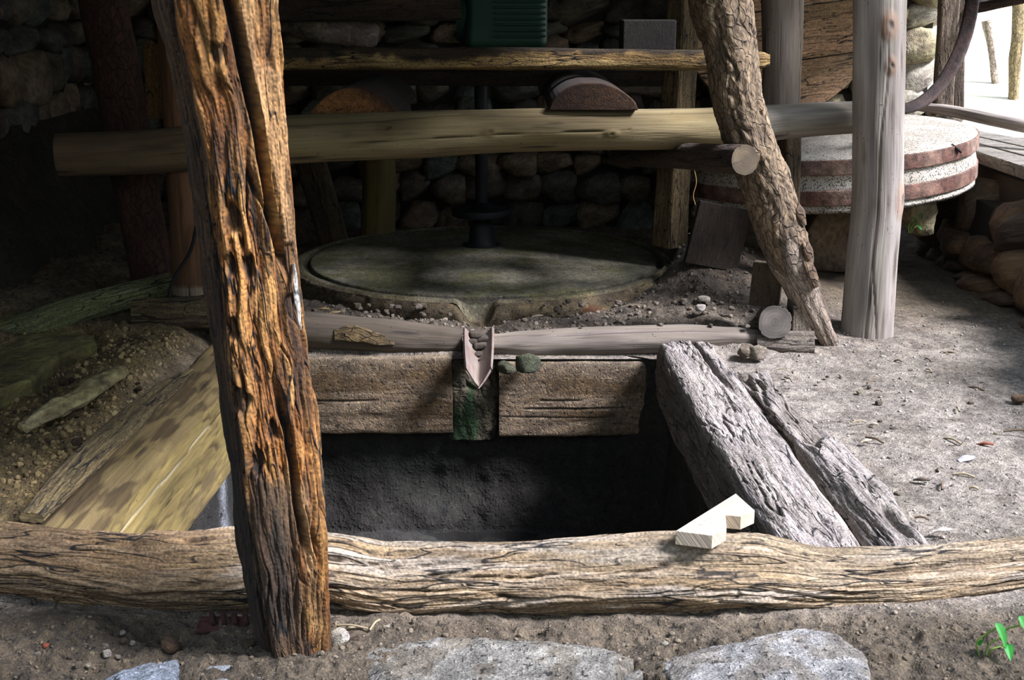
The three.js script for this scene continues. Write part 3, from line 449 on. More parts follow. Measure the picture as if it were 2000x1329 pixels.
{ // pair of sunken timbers on the right edge of the pit
  const dry = (seed, o = {}) => hewn({ big: [10, 0.9, 0.010], mid: [28, 0.35, 0.0038], lump: 0.008, seed, blot: 0.25, base: C(0xb6aea8), pale: C(0xcec6c2), dark: C(0x524a44), grey: C(0xc0b8b2), greyAt: 0.5, ...o });
  const A = dry(81), g = [];
  single('pit_timber', sweep([[0.71, -0.055, 4.86, 0.12, 0.135], [0.725, -0.055, 4.3, 0.125, 0.14], [0.76, -0.06, 3.6, 0.12, 0.14], [0.79, -0.06, 3.1, 0.115, 0.135], [0.805, -0.06, 2.84, 0.11, 0.13]].map(([x, y, d, a, b]) => ({ p: V(x, y, -d), a, b })), V(0, 1, 0), {
    step: 0.007, across: 0.0038, n: 6, detail: (s, th, q, L, r, u) => { A(s, th, q, L, r, u); q.c = mix3(q.c, C(0x4d4236), sst(0.6, 1.1, abs(th)) * 0.55); const gr = (1 - sst(0.02, 0.10, abs(th + 0.28 + 0.3 * (u - 0.2)))) * sst(0.42, 0.2, u); q.d -= 0.03 * gr; q.c = mix3(q.c, C(0x2a211a), gr * 0.8); }  // sides painted darker to carry their shadow; split groove dark too
  }), M.torn, 'thick split grey timber along the right edge of the pit', 'timber');
  const B = dry(82);
  single('pit_timber', sweep([[0.955, -0.055, 4.58, 0.075, 0.085], [0.985, -0.05, 4.1, 0.082, 0.09], [1.03, -0.05, 3.5, 0.09, 0.09], [1.06, -0.055, 3.05, 0.09, 0.09], [1.07, -0.06, 2.90, 0.08, 0.08]].map(([x, y, d, a, b]) => ({ p: V(x, y, -d), a, b })), V(0, 1, 0), {
    step: 0.007, across: 0.0036, n: 3, detail: (s, th, q, L, r, u) => { B(s, th, q, L, r, u); const e = sst(0.42, 0.62, fbm2(th * 1.2 + 3, s * 3, 3, 83)); q.d -= 0.03 * e; q.c = mix3(q.c, C(0x8f8574), e * 0.5); }
  }), M.torn, 'rotted half-buried timber beside the thick split one, right of the pit', 'timber');
  const D = dry(84);
  single('pit_timber', sweep([[0.868, -0.05, 4.72, 0.018, 0.05], [0.885, -0.055, 4.2, 0.02, 0.05], [0.925, -0.08, 3.6, 0.016, 0.045], [0.945, -0.085, 3.1, 0.014, 0.05]].map(([x, y, d, a, b]) => ({ p: V(x, y, -d), a, b })), V(0, 1, 0), { step: 0.008, across: 0.005, n: 3, detail: D }), M.torn, 'narrow eroded rib of wood in the gap between the two right timbers', 'timber');
}
{ // left side of the pit
  const A = hewn({ big: [6, 1.1, 0.006], mid: [30, 0.4, 0.0022], lump: 0.006, seed: 91, base: C(0x9c8a52), pale: C(0xb09a5c), dark: C(0x5a4a2c), grey: C(0x7d6c48), greyAt: 0.62, deep: 0.6, blot: 0.12 });
  single('pit_timber', sweep([[-1.185, -0.10, 2.80, 0.105, 0.185], [-1.18, -0.11, 3.4, 0.105, 0.185], [-1.165, -0.125, 4.2, 0.105, 0.18], [-1.155, -0.13, 4.92, 0.105, 0.175]].map(([x, y, d, a, b]) => ({ p: V(x, y, -d), a, b })), V(0, 1, 0), {
    step: 0.007, across: 0.005, n: 9, detail: (s, th, q, L, r, u) => {
      A(s, th, q, L, r, u); const t = abs(th), top = sst(0.75, 0.6, t), stain = sst(0.45, 0.62, fbm2(s * 5, th * 5, 4, 93));
      q.c = mix3(q.c, mix3(C(0x86754c), C(0x46361f), stain), top * 0.85);
      const k = -th; const cr = (1 - sst(0.004, 0.03, abs(k + 0.62 + 0.05 * (n2(s * 9, 3, 94) - 0.5)))) ; const on = th > 0 ? 0 : 1;
      const cr2 = (1 - sst(0.004, 0.028, abs(abs(th) - 0.98 - 0.06 * (n2(s * 9, 3, 94) - 0.5)))); q.d -= 0.010 * cr2; q.c = mix3(q.c, mix3(C(0xcfc9b4), C(0x3a2e1c), sst(0.4, 0.55, n2(s * 5, 7, 95))), cr2 * 0.8);
    }
  }), M.dusty, 'massive squared timber along the left edge of the pit, yellowish inner side', 'timber');
  const S = hewn({ big: [8, 1.0, 0.004], mid: [60, 0.6, 0.0022], lump: 0.004, seed: 96, base: C(0x7a6a44), pale: C(0x9c8c60), dark: C(0x2a2010) });
  single('split_board', sweep([[G(62, 1012, 0.135), 0.03], [G(150, 918, 0.13), 0.052], [G(235, 838, 0.12), 0.055], [G(315, 766, 0.10), 0.04], [G(372, 726, 0.075), 0.012]].map(([p, a]) => ({ p, a, b: 0.014 })), V(0.1, 1, 0), { step: 0.006, across: 0.0045, n: 4, detail: S }), M.grain, 'ridged split board lying on top of the left pit timber', 'board');
  const E = (s, th, q) => { const n = fbm3(s * 12, cos(th) * 1.5, sin(th) * 1.5, 4, 97) - 0.5; q.d = 0.03 * n; q.c = mix3(mix3(C(0xc4b488), C(0xece0b0), clamp(n * 3 + 0.4)), C(0x6a5a38), sst(-0.2, -0.9, sin(th) * (1)) * 0.6); };
  single('rotten_stick', sweep([[45, 838, 26, 0.09], [110, 800, 40, 0.11], [170, 766, 42, 0.13], [215, 738, 38, 0.14], [242, 724, 24, 0.14]].map(([x, y, w, h]) => { const p = G(x, y, h), a = w / 2 * p.c / F; return { p, a, b: a * 0.7 }; }), V(0, 1, 0.5), { step: 0.006, across: 0.006, detail: E }), M.rock, 'short stick crusted with pale earth on the dirt bank left of the pit', 'stick');
  const lg = pole({ seed: 99, base: C(0x7a8052), pale: C(0x9aa26c), dark: C(0x2f3020), lump: 0.008, checks: 5 });
  single('fallen_log', sweep(pts([[-120, 712, 66, 4.72], [0, 660, 64, 4.82], [110, 620, 60, 4.95], [230, 585, 54, 5.15], [335, 556, 46, 5.35]]), V(0, 1, 0.6), { step: 0.008, across: 0.006, detail: (s, th, q, L, r, u) => { lg(s, th, q, L, r, u); const w = sst(0.90, 0.95, fbm2(th * 14, s * 5, 3, 98) + 0.28); q.c = mix3(q.c, C(0x9da07c), w * 0.7); } }), M.grain, 'greenish fallen log lying slantwise on the left bank', 'log');
  const bl = hewn({ big: [6, 0.8, 0.006], mid: [22, 0.3, 0.003], lump: 0.01, seed: 101, base: C(0x6e5f42), pale: C(0x857553), dark: C(0x2f2617) });
  single('wood_block', sweep(pts([[264, 614, 58, 5.0], [330, 614, 62, 5.0], [420, 616, 60, 5.0], [470, 622, 60, 5.0]]), V(0, 0.3, 1), { step: 0.008, across: 0.006, n: 4, detail: bl }), M.grain, 'thick block of wood under the foot of the round left post', 'block');
}
{ // the back edge of the pit: planks, logs on top, post between
  const K = (seed, o) => hewn({ big: [4, 1.4, 0.002], mid: [44, 0.32, 0.0014], lump: 0.006, seed, base: C(0xa08a6e), pale: C(0xb29c82), dark: C(0x756350), grey: C(0x7c6444), greyAt: 0.50, deep: 0.6, blot: 0.2, ...o });
  const pl = (x0, x1, yt, yb, seed, label) => {
    const c0 = P(x0, (yt + yb) / 2, 4.93), c1 = P(x1, (yt + yb) / 2, 4.93), a = (P(x0, yt, 4.9).y - P(x0, yb, 4.9).y) / 2, k = K(seed);
    single('back_plank', sweep([{ p: c0, a, b: 0.045 }, { p: c0.clone().lerp(c1, 0.5), a, b: 0.045 }, { p: c1, a, b: 0.045 }], V(0, 0, 1), {
      step: 0.006, across: 0.0045, n: 9, detail: (s, th, q, L, r, u) => {
        k(s, th, q, L, r, u); const front = abs(q.th) < 1.45, y = sin(q.th) * r;   // y runs downwards
        const low = sst(0.8, 1, sin(q.th)); q.d += low * 0.03 * (fbm2(s * 2.2 + seed, 1, 3, seed) - 0.55) * 1.6;
        if (front) for (const [yy, u0, u1] of seed === 111 ? [[0.015, -1, 0.72], [0.03, -1, 0.5]] : [[0.03, 0.12, 0.75], [0.075, 0, 0.6], [-0.005, 0.2, 0.5]]) { const c = (1 - sst(0.001, 0.006, abs(y - yy - 0.012 * (n2(s * 4, yy * 99, seed) - 0.5)))) * sst(u0, u0 + 0.05, u) * sst(u1, u1 - 0.1, u); q.d -= 0.007 * c; q.c = mix3(q.c, mix3(C(0xb8ac96), C(0x3a2f20), n2(s * 9, yy * 50, 3)), c * 0.8); }
        const pale = sst(0.93, 0.99, -sin(q.th)); q.c = mix3(q.c, C(0xa89a84), pale * 0.5);
      }
    }), M.plank, label, 'plank');
  };
  pl(425, 884, 694, 850, 111, 'wide brown back plank of the pit, left of the clay spout');
  pl(975, 1326, 702, 856, 112, 'wide back plank of the pit, right of the clay spout');
  const m = hewn({ big: [4, 0.5, 0.012], mid: [12, 0.12, 0.008], lump: 0.02, seed: 115, base: C(0x5c5442), pale: C(0x6e654f), dark: C(0x332c20), grey: C(0x2f4a26), greyAt: 0.5 });
  single('pit_post', sweep(pts([[928, 690, 104, 5.02], [927, 770, 104, 5.02], [926, 842, 104, 5.02]]), V(0, 0, 1), { step: 0.006, across: 0.006, n: 5, detail: m }), M.mud, 'mossy mud-caked post recessed between the two back planks', 'post');
  const L1 = pole({ seed: 117, base: C(0x4a4236), pale: C(0x5e5446), dark: C(0x2c261e), lump: 0.008, checks: 3 }), L2 = pole({ seed: 118, base: C(0x766c60), pale: C(0x938a7e), dark: C(0x443a30), lump: 0.008, checks: 3 });  // L1 base darkened for the shade the left log lies in
  const lgroup = group('edge_log', 'dark back log above the left plank, ending at the spout', 'log');
  part('log', sweep(pts([[440, 636, 74, 5.0], [590, 646, 76, 5.0], [740, 656, 70, 5.0], [860, 664, 58, 5.0], [902, 666, 50, 5.0]]), V(0, 0.4, 1), { step: 0.007, across: 0.006, detail: L1, capColor: rings(C(0x9a9184), C(0x6a5f50), 5) }), M.dusty, lgroup);
  part('bark_flake', sweep(pts([[654, 655, 22, 4.925, 0.3], [690, 652, 34, 4.92, 0.25], [735, 662, 26, 4.92, 0.25], [770, 672, 8, 4.925, 0.3]]), V(0, 0.3, 1), { step: 0.006, across: 0.005, n: 3, detail: (s, th, q) => { const n = fbm3(s * 25, cos(th), sin(th), 3, 119) - 0.5; q.d = 0.012 * n; q.c = mix3(C(0x7c6a44), C(0x55472e), clamp(n * 3 + 0.5)); } }), M.bark, lgroup);
  single('edge_log', sweep(pts([[963, 674, 46, 4.98], [1040, 672, 54, 4.98], [1200, 666, 58, 4.98], [1330, 662, 58, 4.98], [1430, 660, 46, 4.99], [1480, 660, 34, 5.0]]), V(0, 0.5, 1), { step: 0.007, across: 0.006, detail: L2, capColor: rings(C(0xa89c88), C(0x6a5f50), 6) }), M.dusty, 'pale back log above the right plank, from the spout to the bark post', 'log');
  single('wood_block', sweep(pts([[1478, 668, 44, 4.98], [1540, 670, 46, 4.96], [1588, 671, 46, 4.95]]), V(0, 0.5, 1), { step: 0.007, across: 0.006, n: 4, detail: L2, capColor: rings(C(0xb5ab9c), C(0x7a6f60), 6) }), M.grain, 'pale squared block lying beside the foot of the bark post', 'block');
  // clay spout: an open channel with a pointed lip
  const pos = [], uv = [], col = [], idx = [], K1 = 24, R1 = 22, A0 = P(935, 664, 5.03), A1 = P(935, 746, 4.65), ax = A1.clone().sub(A0).normalize(), nn = V(0, 1, 0).addScaledVector(ax, -ax.y).normalize(), sv = V().crossVectors(ax, nn);
  for (const t of [0, 1]) for (let j = 0; j <= R1; j++) for (let i = 0; i <= K1; i++) {
    const v = j / R1, w = i / K1 * 2 - 1, aw = abs(w), c = A0.clone().lerp(A1, v);
    c.addScaledVector(ax, sst(0.72, 1, v) * (1 - aw) * 0.05 - 0.01).addScaledVector(sv, w * (0.066 - 0.012 * v * v) * (t ? 0.9 : 1)).addScaledVector(nn, 0.058 * pow(aw, 1.35) + (t ? 0.011 : 0) - 0.012 + 0.002 * n2(v * 9, w * 4, 122));
    pos.push(c.x, c.y, c.z); uv.push(w * 0.06, v * 0.4); const q = fbm2(v * 6, w * 3, 3, 121); col.push(...mix3(mix3(C(0x7e6c62), C(0x908680), q), C(0x80583c), sst(0.55, 0.7, fbm2(v * 9 + 4, w * 5, 3, 123)) * 0.6));
  }
  const ww = K1 + 1, off = ww * (R1 + 1); for (let j = 0; j < R1; j++) for (let i = 0; i < K1; i++) { const a = j * ww + i, b = a + 1, c = a + ww, d = c + 1; idx.push(a, c, b, b, c, d, a + off, b + off, c + off, b + off, d + off, c + off); }
  for (let j = 0; j < R1; j++) for (const i of [0, K1]) { const a = j * ww + i, c = a + ww; idx.push(a, a + off, c, c, a + off, c + off); }
  for (let i = 0; i < K1; i++) { const a = R1 * ww + i; idx.push(a, a + 1, a + off, a + 1, a + 1 + off, a + off); }
  single('spout', geom(pos, uv, col, idx), M.clay, 'pointed pinkish clay spout hanging over the back edge of the pit', 'spout');
}
// ------------------------------------------------------------------ mill stones and machinery
{ // bed stone: slightly domed, with a groove inside the rim and a notch towards the spout
  const { x: bx, d: bd, R, y: by } = BED, pos = [], uv = [], col = [], idx = [], K = 420, prof = [];
  for (let i = 0; i <= 60; i++) prof.push([0.90 * i / 60, 0]);
  for (let i = 1; i <= 22; i++) prof.push([0.90 + 0.1 * i / 22, 0]);
  for (let i = 1; i <= 16; i++) prof.push([1, -0.17 * i / 16]);
  for (const [f, dy] of prof) for (let i = 0; i <= K; i++) {
    const a = i / K * TAU, sx = sin(a), sd = -cos(a), wob = 1 + 0.018 * (fbm2(cos(a) * 2 + 5, sin(a) * 2, 3, 161) - 0.5);
    let r = f * R * wob, y = by + dy + 0.006 * (1 - f);
    let x = bx + sx * r, d = bd + sd * r;
    const n = fbm2(x * 8, d * 8, 4, 162) - 0.5, nf = fbm3(x * 16, y * 16, d * 16, 3, 163) - 0.5;
    y -= 0.020 * sst(0.905, 0.92, f) * sst(0.95, 0.937, f) * (dy === 0 ? 1 : 0); if (dy === 0) y += 0.006 * n - 0.012 * sst(0.975, 1, f);
    if (f >= 1) { const k = 0.035 * nf + 0.02 * sst(0, -0.05, dy) + 0.02 * (n2(a * 22, dy * 20, 164) - 0.5); x += sx * k; d += sd * k; }
    const o = abs(x - bx + 0.012 + 0.02 * (n2(d * 20, 1, 165) - 0.5)), notch = sd < 0 ? sst(0.10, 0.03, o) * sst(0.925, 0.985, f) : 0; y -= 0.085 * notch * (1 - sst(0, -0.16, dy)); if (notch > 0.1) { d -= 0.0; }
    pos.push(x, y, -d); uv.push(x, f >= 1 ? dy + d * 0.3 : -d);
    const mo = fbm2(x * 2.4 + 3, d * 2.4, 4, 166), g = fbm2(x * 6, d * 6, 4, 167);
    let c = mix3(C(0x8e8a70), C(0xa8a48e), clamp(mo * 1.4 - 0.2)); c = mix3(c, C(0x74743e), sst(0.42, 0.65, g) * 0.75); c = mix3(c, C(0x343426), sst(0.55, 0.8, fbm2(x * 3, d * 3 + 9, 4, 168)) * 0.6);
    if (f > 0.9) c = mix3(c, C(0x9a8a66), sst(0.94, 1, f) * 0.7 * (1 - 0.3 * (n + 0.5))); if (f > 0.905 && f < 0.95) c = mix3(c, C(0x3a3526), sst(0.9, 0.915, f) * sst(0.955, 0.94, f) * 0.7);
    if (f >= 1) { c = mix3(C(0x8d7c5c), C(0x5f5238), clamp(0.5 + nf * 2.5)); const e = hypot((x - 0.36) / 0.06, (dy + 0.09) / 0.045); c = mix3(c, C(0x7e5634), sst(1.2, 0.7, e) * (sd < 0 ? 1 : 0)); }
    col.push(...c);
  }
  const w = K + 1; for (let j = 0; j < prof.length - 1; j++) for (let i = 0; i < K; i++) { const a = j * w + i, b = a + 1, c = a + w, e = c + 1; idx.push(a, b, c, b, e, c); }
  const flip = idx.slice(); for (let i = 0; i < flip.length; i += 3) { const t = flip[i]; flip[i] = flip[i + 1]; flip[i + 1] = t; }
  single('bed_stone', geom(pos, uv, col, flip), M.bed, 'large round flat grinding stone with a rim groove and pouring notch behind the pit', 'millstone');
}
{ // upper millstone with two iron bands
  const c = P(1600, 262, 6.62), R = 0.79, g = group('runner_stone', 'pale speckled millstone with two rusty iron bands on the right', 'millstone', c);
  g.rotation.set(0.045, 0, 0.065);
  const lathe = (prof, seed, rough) => { const K = 200, pos = [], uv = [], idx = []; for (const [r, y] of prof) for (let i = 0; i <= K; i++) { const a = i / K * TAU, n = fbm3(cos(a) * 9, y * 12, sin(a) * 9 + r * 6, 3, seed) - 0.5, k = r + (r > 0.01 ? rough * n : 0); pos.push(sin(a) * k, y + rough * 0.4 * n * (r < R * 0.98 ? 1 : 0), cos(a) * k); uv.push(a * R, y + r); } const w = K + 1; for (let j = 0; j < prof.length - 1; j++) for (let i = 0; i < K; i++) { const a = j * w + i, b = a + 1, d = a + w, e = d + 1; idx.push(a, d, b, b, d, e); } return geom(pos, uv, null, idx); };
  const P0 = []; for (let i = 0; i <= 30; i++) { const f = i / 30; P0.push([max(0.0005, f * R), 0.045 * pow(1 - f, 0.7) * sst(0.08, 0.2, f) - (f < 0.14 ? 0.12 : 0)]); } for (let i = 1; i <= 14; i++) P0.push([R + 0.004 * sin(i), -0.262 * i / 14]); P0.push([R * 0.5, -0.27], [0.001, -0.27]);
  part('stone', tinted(lathe(P0, 171, 0.012), (x, y, z) => mix3(C(0xe6e0d4), C(0xcac2b0), fbm3(x * 5, y * 8, z * 5, 3, 172))), M.granite, g);
  const band = (y0, y1) => tinted(lathe([[R - 0.02, y1], [R + 0.010, y1], [R + 0.013, y1 - 0.004], [R + 0.013, (y0 + y1) / 2], [R + 0.013, y0 + 0.004], [R + 0.010, y0], [R - 0.02, y0]], 173, 0.004), (x, y, z) => mix3(C(0xb89c8c), C(0x946e5c), fbm3(x * 6, y * 9, z * 6, 3, 174)));
  part('iron_band', band(-0.074, -0.002), M.rust, g); part('iron_band', band(-0.222, -0.148), M.rust, g);
  const hook = P(1836, 272, 6.1); const hp = [V(0.50, 0.004, 0.60), V(0.52, -0.015, 0.62), V(0.545, -0.035, 0.605)];
  part('band_hook', tinted(new THREE.TubeGeometry(new THREE.CatmullRomCurve3(hp), 10, 0.007, 6), C(0x2a1f18)), M.rust, g, 'small dark iron hook');
}
{ // spindle with pulley and hub
  const top = P(940, 120, 6.62), foot = P(941, 462, 6.62), g = group('spindle', 'dark upright iron spindle with a pulley disc standing on the flat grinding stone', 'spindle', V(foot.x, BED.y, foot.z));
  const iron = plain('dark_iron', 0x1b1d20, { metalness: 0.4, roughness: 0.6 });
  const lat = (pr, n = 40) => new THREE.LatheGeometry(pr.map(([r, y]) => new THREE.Vector2(r, y)), n);
  part('shaft', lat([[0.001, 0], [0.033, 0], [0.034, 0.5], [0.035, 1.03], [0.001, 1.03]]), iron, g);
  part('hub', lat([[0.001, 0.004], [0.10, 0.004], [0.105, 0.012], [0.072, 0.022], [0.066, 0.10], [0.058, 0.13], [0.04, 0.14], [0.001, 0.14]]), iron, g);
  part('pulley', lat([[0.03, 0.168], [0.07, 0.172], [0.15, 0.176], [0.158, 0.170], [0.164, 0.176], [0.164, 0.205], [0.158, 0.211], [0.15, 0.205], [0.07, 0.212], [0.055, 0.235], [0.034, 0.24]]), iron, g);
  part('collar', lat([[0.034, 0.62], [0.05, 0.625], [0.05, 0.70], [0.034, 0.705]]), iron, g);
}
{ // motor: green housing with cooling ribs
  const c = P(988, 30, 6.5), g = group('motor', 'dark green ribbed motor hanging above the spindle at the top edge', 'motor', c), grn = plain('green_paint', 0x143c2e, { roughness: 0.5, metalness: 0.2 });
  const w = 0.42, h = 0.34;
  part('housing', new RoundedBoxGeometry(w, h, 0.34, 4, 0.05), grn, g);
  const rib = new RoundedBoxGeometry(w * 0.62, 0.010, 0.38, 2, 0.004); for (let i = 0; i < 9; i++) { const o = part('cooling_rib', rib, grn, g); o.position.set(0.07, -0.10 + i * 0.028, 0); }
  part('base_plate', new RoundedBoxGeometry(w * 1.05, 0.03, 0.36, 2, 0.008), grn, g).position.set(0, -h / 2 - 0.01, 0);
  part('end_shield', new THREE.CylinderGeometry(0.15, 0.155, 0.06, 40).rotateZ(PI / 2), grn, g).position.set(-w / 2 - 0.01, 0.02, 0);
}
const darkwood = (b, seed) => pole({ seed, base: C(b), pale: mul3(C(b), 1.45), dark: mul3(C(b), 0.5), lump: 0.006, checks: 4 });
{ // posts in the half dark
  const sq = (seed, b) => hewn({ big: [4, 1, 0.003], mid: [24, 0.4, 0.002], lump: 0.003, seed, base: C(b), pale: mul3(C(b), 1.3), dark: mul3(C(b), 0.5), deep: 0.5 });
  single('squared_post', sweep(pts([[1356, -340, 50, 6.12], [1340, -60, 50, 6.12], [1332, 80, 50, 6.12], [1321, 250, 50, 6.12], [1308, 480, 52, 6.12]].map(q => [...q, 1])), V(0, 0, 1), { n: 9, roll: 0.62, step: 0.012, across: 0.007, detail: sq(181, 0x85714c) }), M.grain, 'squared post with a lit right side standing at the rim of the flat stone', 'post');
  single('round_post', sweep(pts([[1529, -350, 86, 5.98], [1528, -70, 84, 5.98], [1528, 60, 80, 5.98], [1526, 160, 76, 5.98], [1524, 262, 72, 5.98], [1526, 300, 60, 5.98]]), V(0, 0, 1), { step: 0.01, across: 0.007, detail: pole({ seed: 183, base: C(0x77685a), pale: C(0x9d9184), dark: C(0x3a2d22), lump: 0.006, checks: 8 }) }), M.silver, 'grey round post behind the bark post, above the thick beam', 'post');
  single('squared_post', sweep(pts([[1542, 252, 36, 5.72], [1541, 340, 35, 5.72], [1536, 480, 36, 5.72], [1532, 600, 36, 5.72]]), V(0, 0, 1), { n: 8, roll: 0.3, step: 0.012, across: 0.008, detail: sq(184, 0x6e5c40) }), M.grain, 'narrow squared prop under the thick beam, behind the bark post', 'post');
  single('round_post', sweep(pts([[146, -390, 98, 5.45], [188, -90, 96, 5.45], [200, 0, 92, 5.45], [225, 130, 90, 5.45], [248, 260, 88, 5.45], [272, 400, 84, 5.45], [295, 520, 84, 5.45], [302, 575, 86, 5.45]]), V(0, 0, 1), { step: 0.012, across: 0.008, detail: darkwood(0x4a3026, 185) }), M.bark, 'dark reddish leaning post near the left stone wall', 'post');
  single('round_post', sweep(pts([[310, -400, 62, 5.2], [345, 150, 62, 5.2], [352, 260, 62, 5.2], [362, 400, 64, 5.2], [368, 500, 64, 5.2], [372, 572, 66, 5.2]]), V(0, 0, 1), { step: 0.01, across: 0.007, detail: (() => { const w = darkwood(0x6e4e34, 186); return (s, th, q, L, r, u) => { w(s, th, q, L, r, u); q.c = mix3(q.c, C(0xb8a68e), sst(0.040, 0.026, L - s - 0.008 * n2(th * 6, 1, 3)) * 0.8); }; })() }), M.silver, 'round brown post with a pale foot, half hidden by the leaning post', 'post');
  single('round_post', sweep(pts([[740, 290, 64, 7.1], [740, 360, 66, 7.1], [738, 440, 68, 7.1], [737, 475, 70, 7.1]]), V(0, 0, 1), { step: 0.012, across: 0.008, detail: darkwood(0x6a5c34, 187) }), M.silver, 'short olive round post behind the flat grinding stone', 'post');
  single('leaning_board', sweep(pts([[600, 300, 60, 6.9], [625, 380, 58, 6.9], [650, 465, 56, 6.9], [656, 490, 56, 6.9]].map(q => [...q, 0.4])), V(0, 0, 1), { n: 4, step: 0.012, across: 0.007, detail: (() => { const w = sq(188, 0x54412c); return (s, th, q, L, r, u) => { w(s, th, q, L, r, u); q.c = mix3(q.c, C(0x6e6040), th < 0 ? 0.5 : 0); q.d += th < 0 ? 0.004 : 0; }; })() }), M.grain, 'leaning plank with a lighter strip behind the left rim of the flat stone', 'board');
  single('thick_branch', sweep(pts([[440, -10, 66, 6.2], [540, 22, 74, 6.2], [610, 46, 70, 6.2], [680, 62, 58, 6.2], [728, 70, 50, 6.2], [738, 72, 34, 6.2]]), V(0, 0.2, 1), { step: 0.012, across: 0.008, detail: darkwood(0xa09488, 189) }), M.rock, 'thick grey branch lying above the squared stained beam at the upper left', 'branch');
  single('wood_block', tinted(new RoundedBoxGeometry(0.24, 0.135, 0.2, 3, 0.008, 0), C(0x352c24)), M.grain, 'grey cracked block of wood on the right end of the stained beam', 'block').position.copy(P(1264, 68, 5.78));
  single('wedge', tinted(new THREE.ExtrudeGeometry(new THREE.Shape([[0, 0], [0.075, 0], [0.06, 0.29], [0.03, 0.32], [0.01, 0.3]].map(q => new THREE.Vector2(...q))), { depth: 0.03, bevelSize: 0.004, bevelThickness: 0.004, bevelSegments: 1 }), C(0x8a6a3a)), M.grain, 'pale wooden wedge beside the leaning front post, upper left', 'wedge').position.copy(P(292, 230, 5.3));
  const bd = single('dark_board', tinted(new RoundedBoxGeometry(0.27, 0.30, 0.03, 2, 0.004), C(0x4a3c2c)), M.grain, 'dark upright board under the millstone left of the bark post', 'board'); bd.position.copy(P(1402, 462, 5.75)); bd.rotation.z = -0.22; bd.rotation.y = 0.2;
}
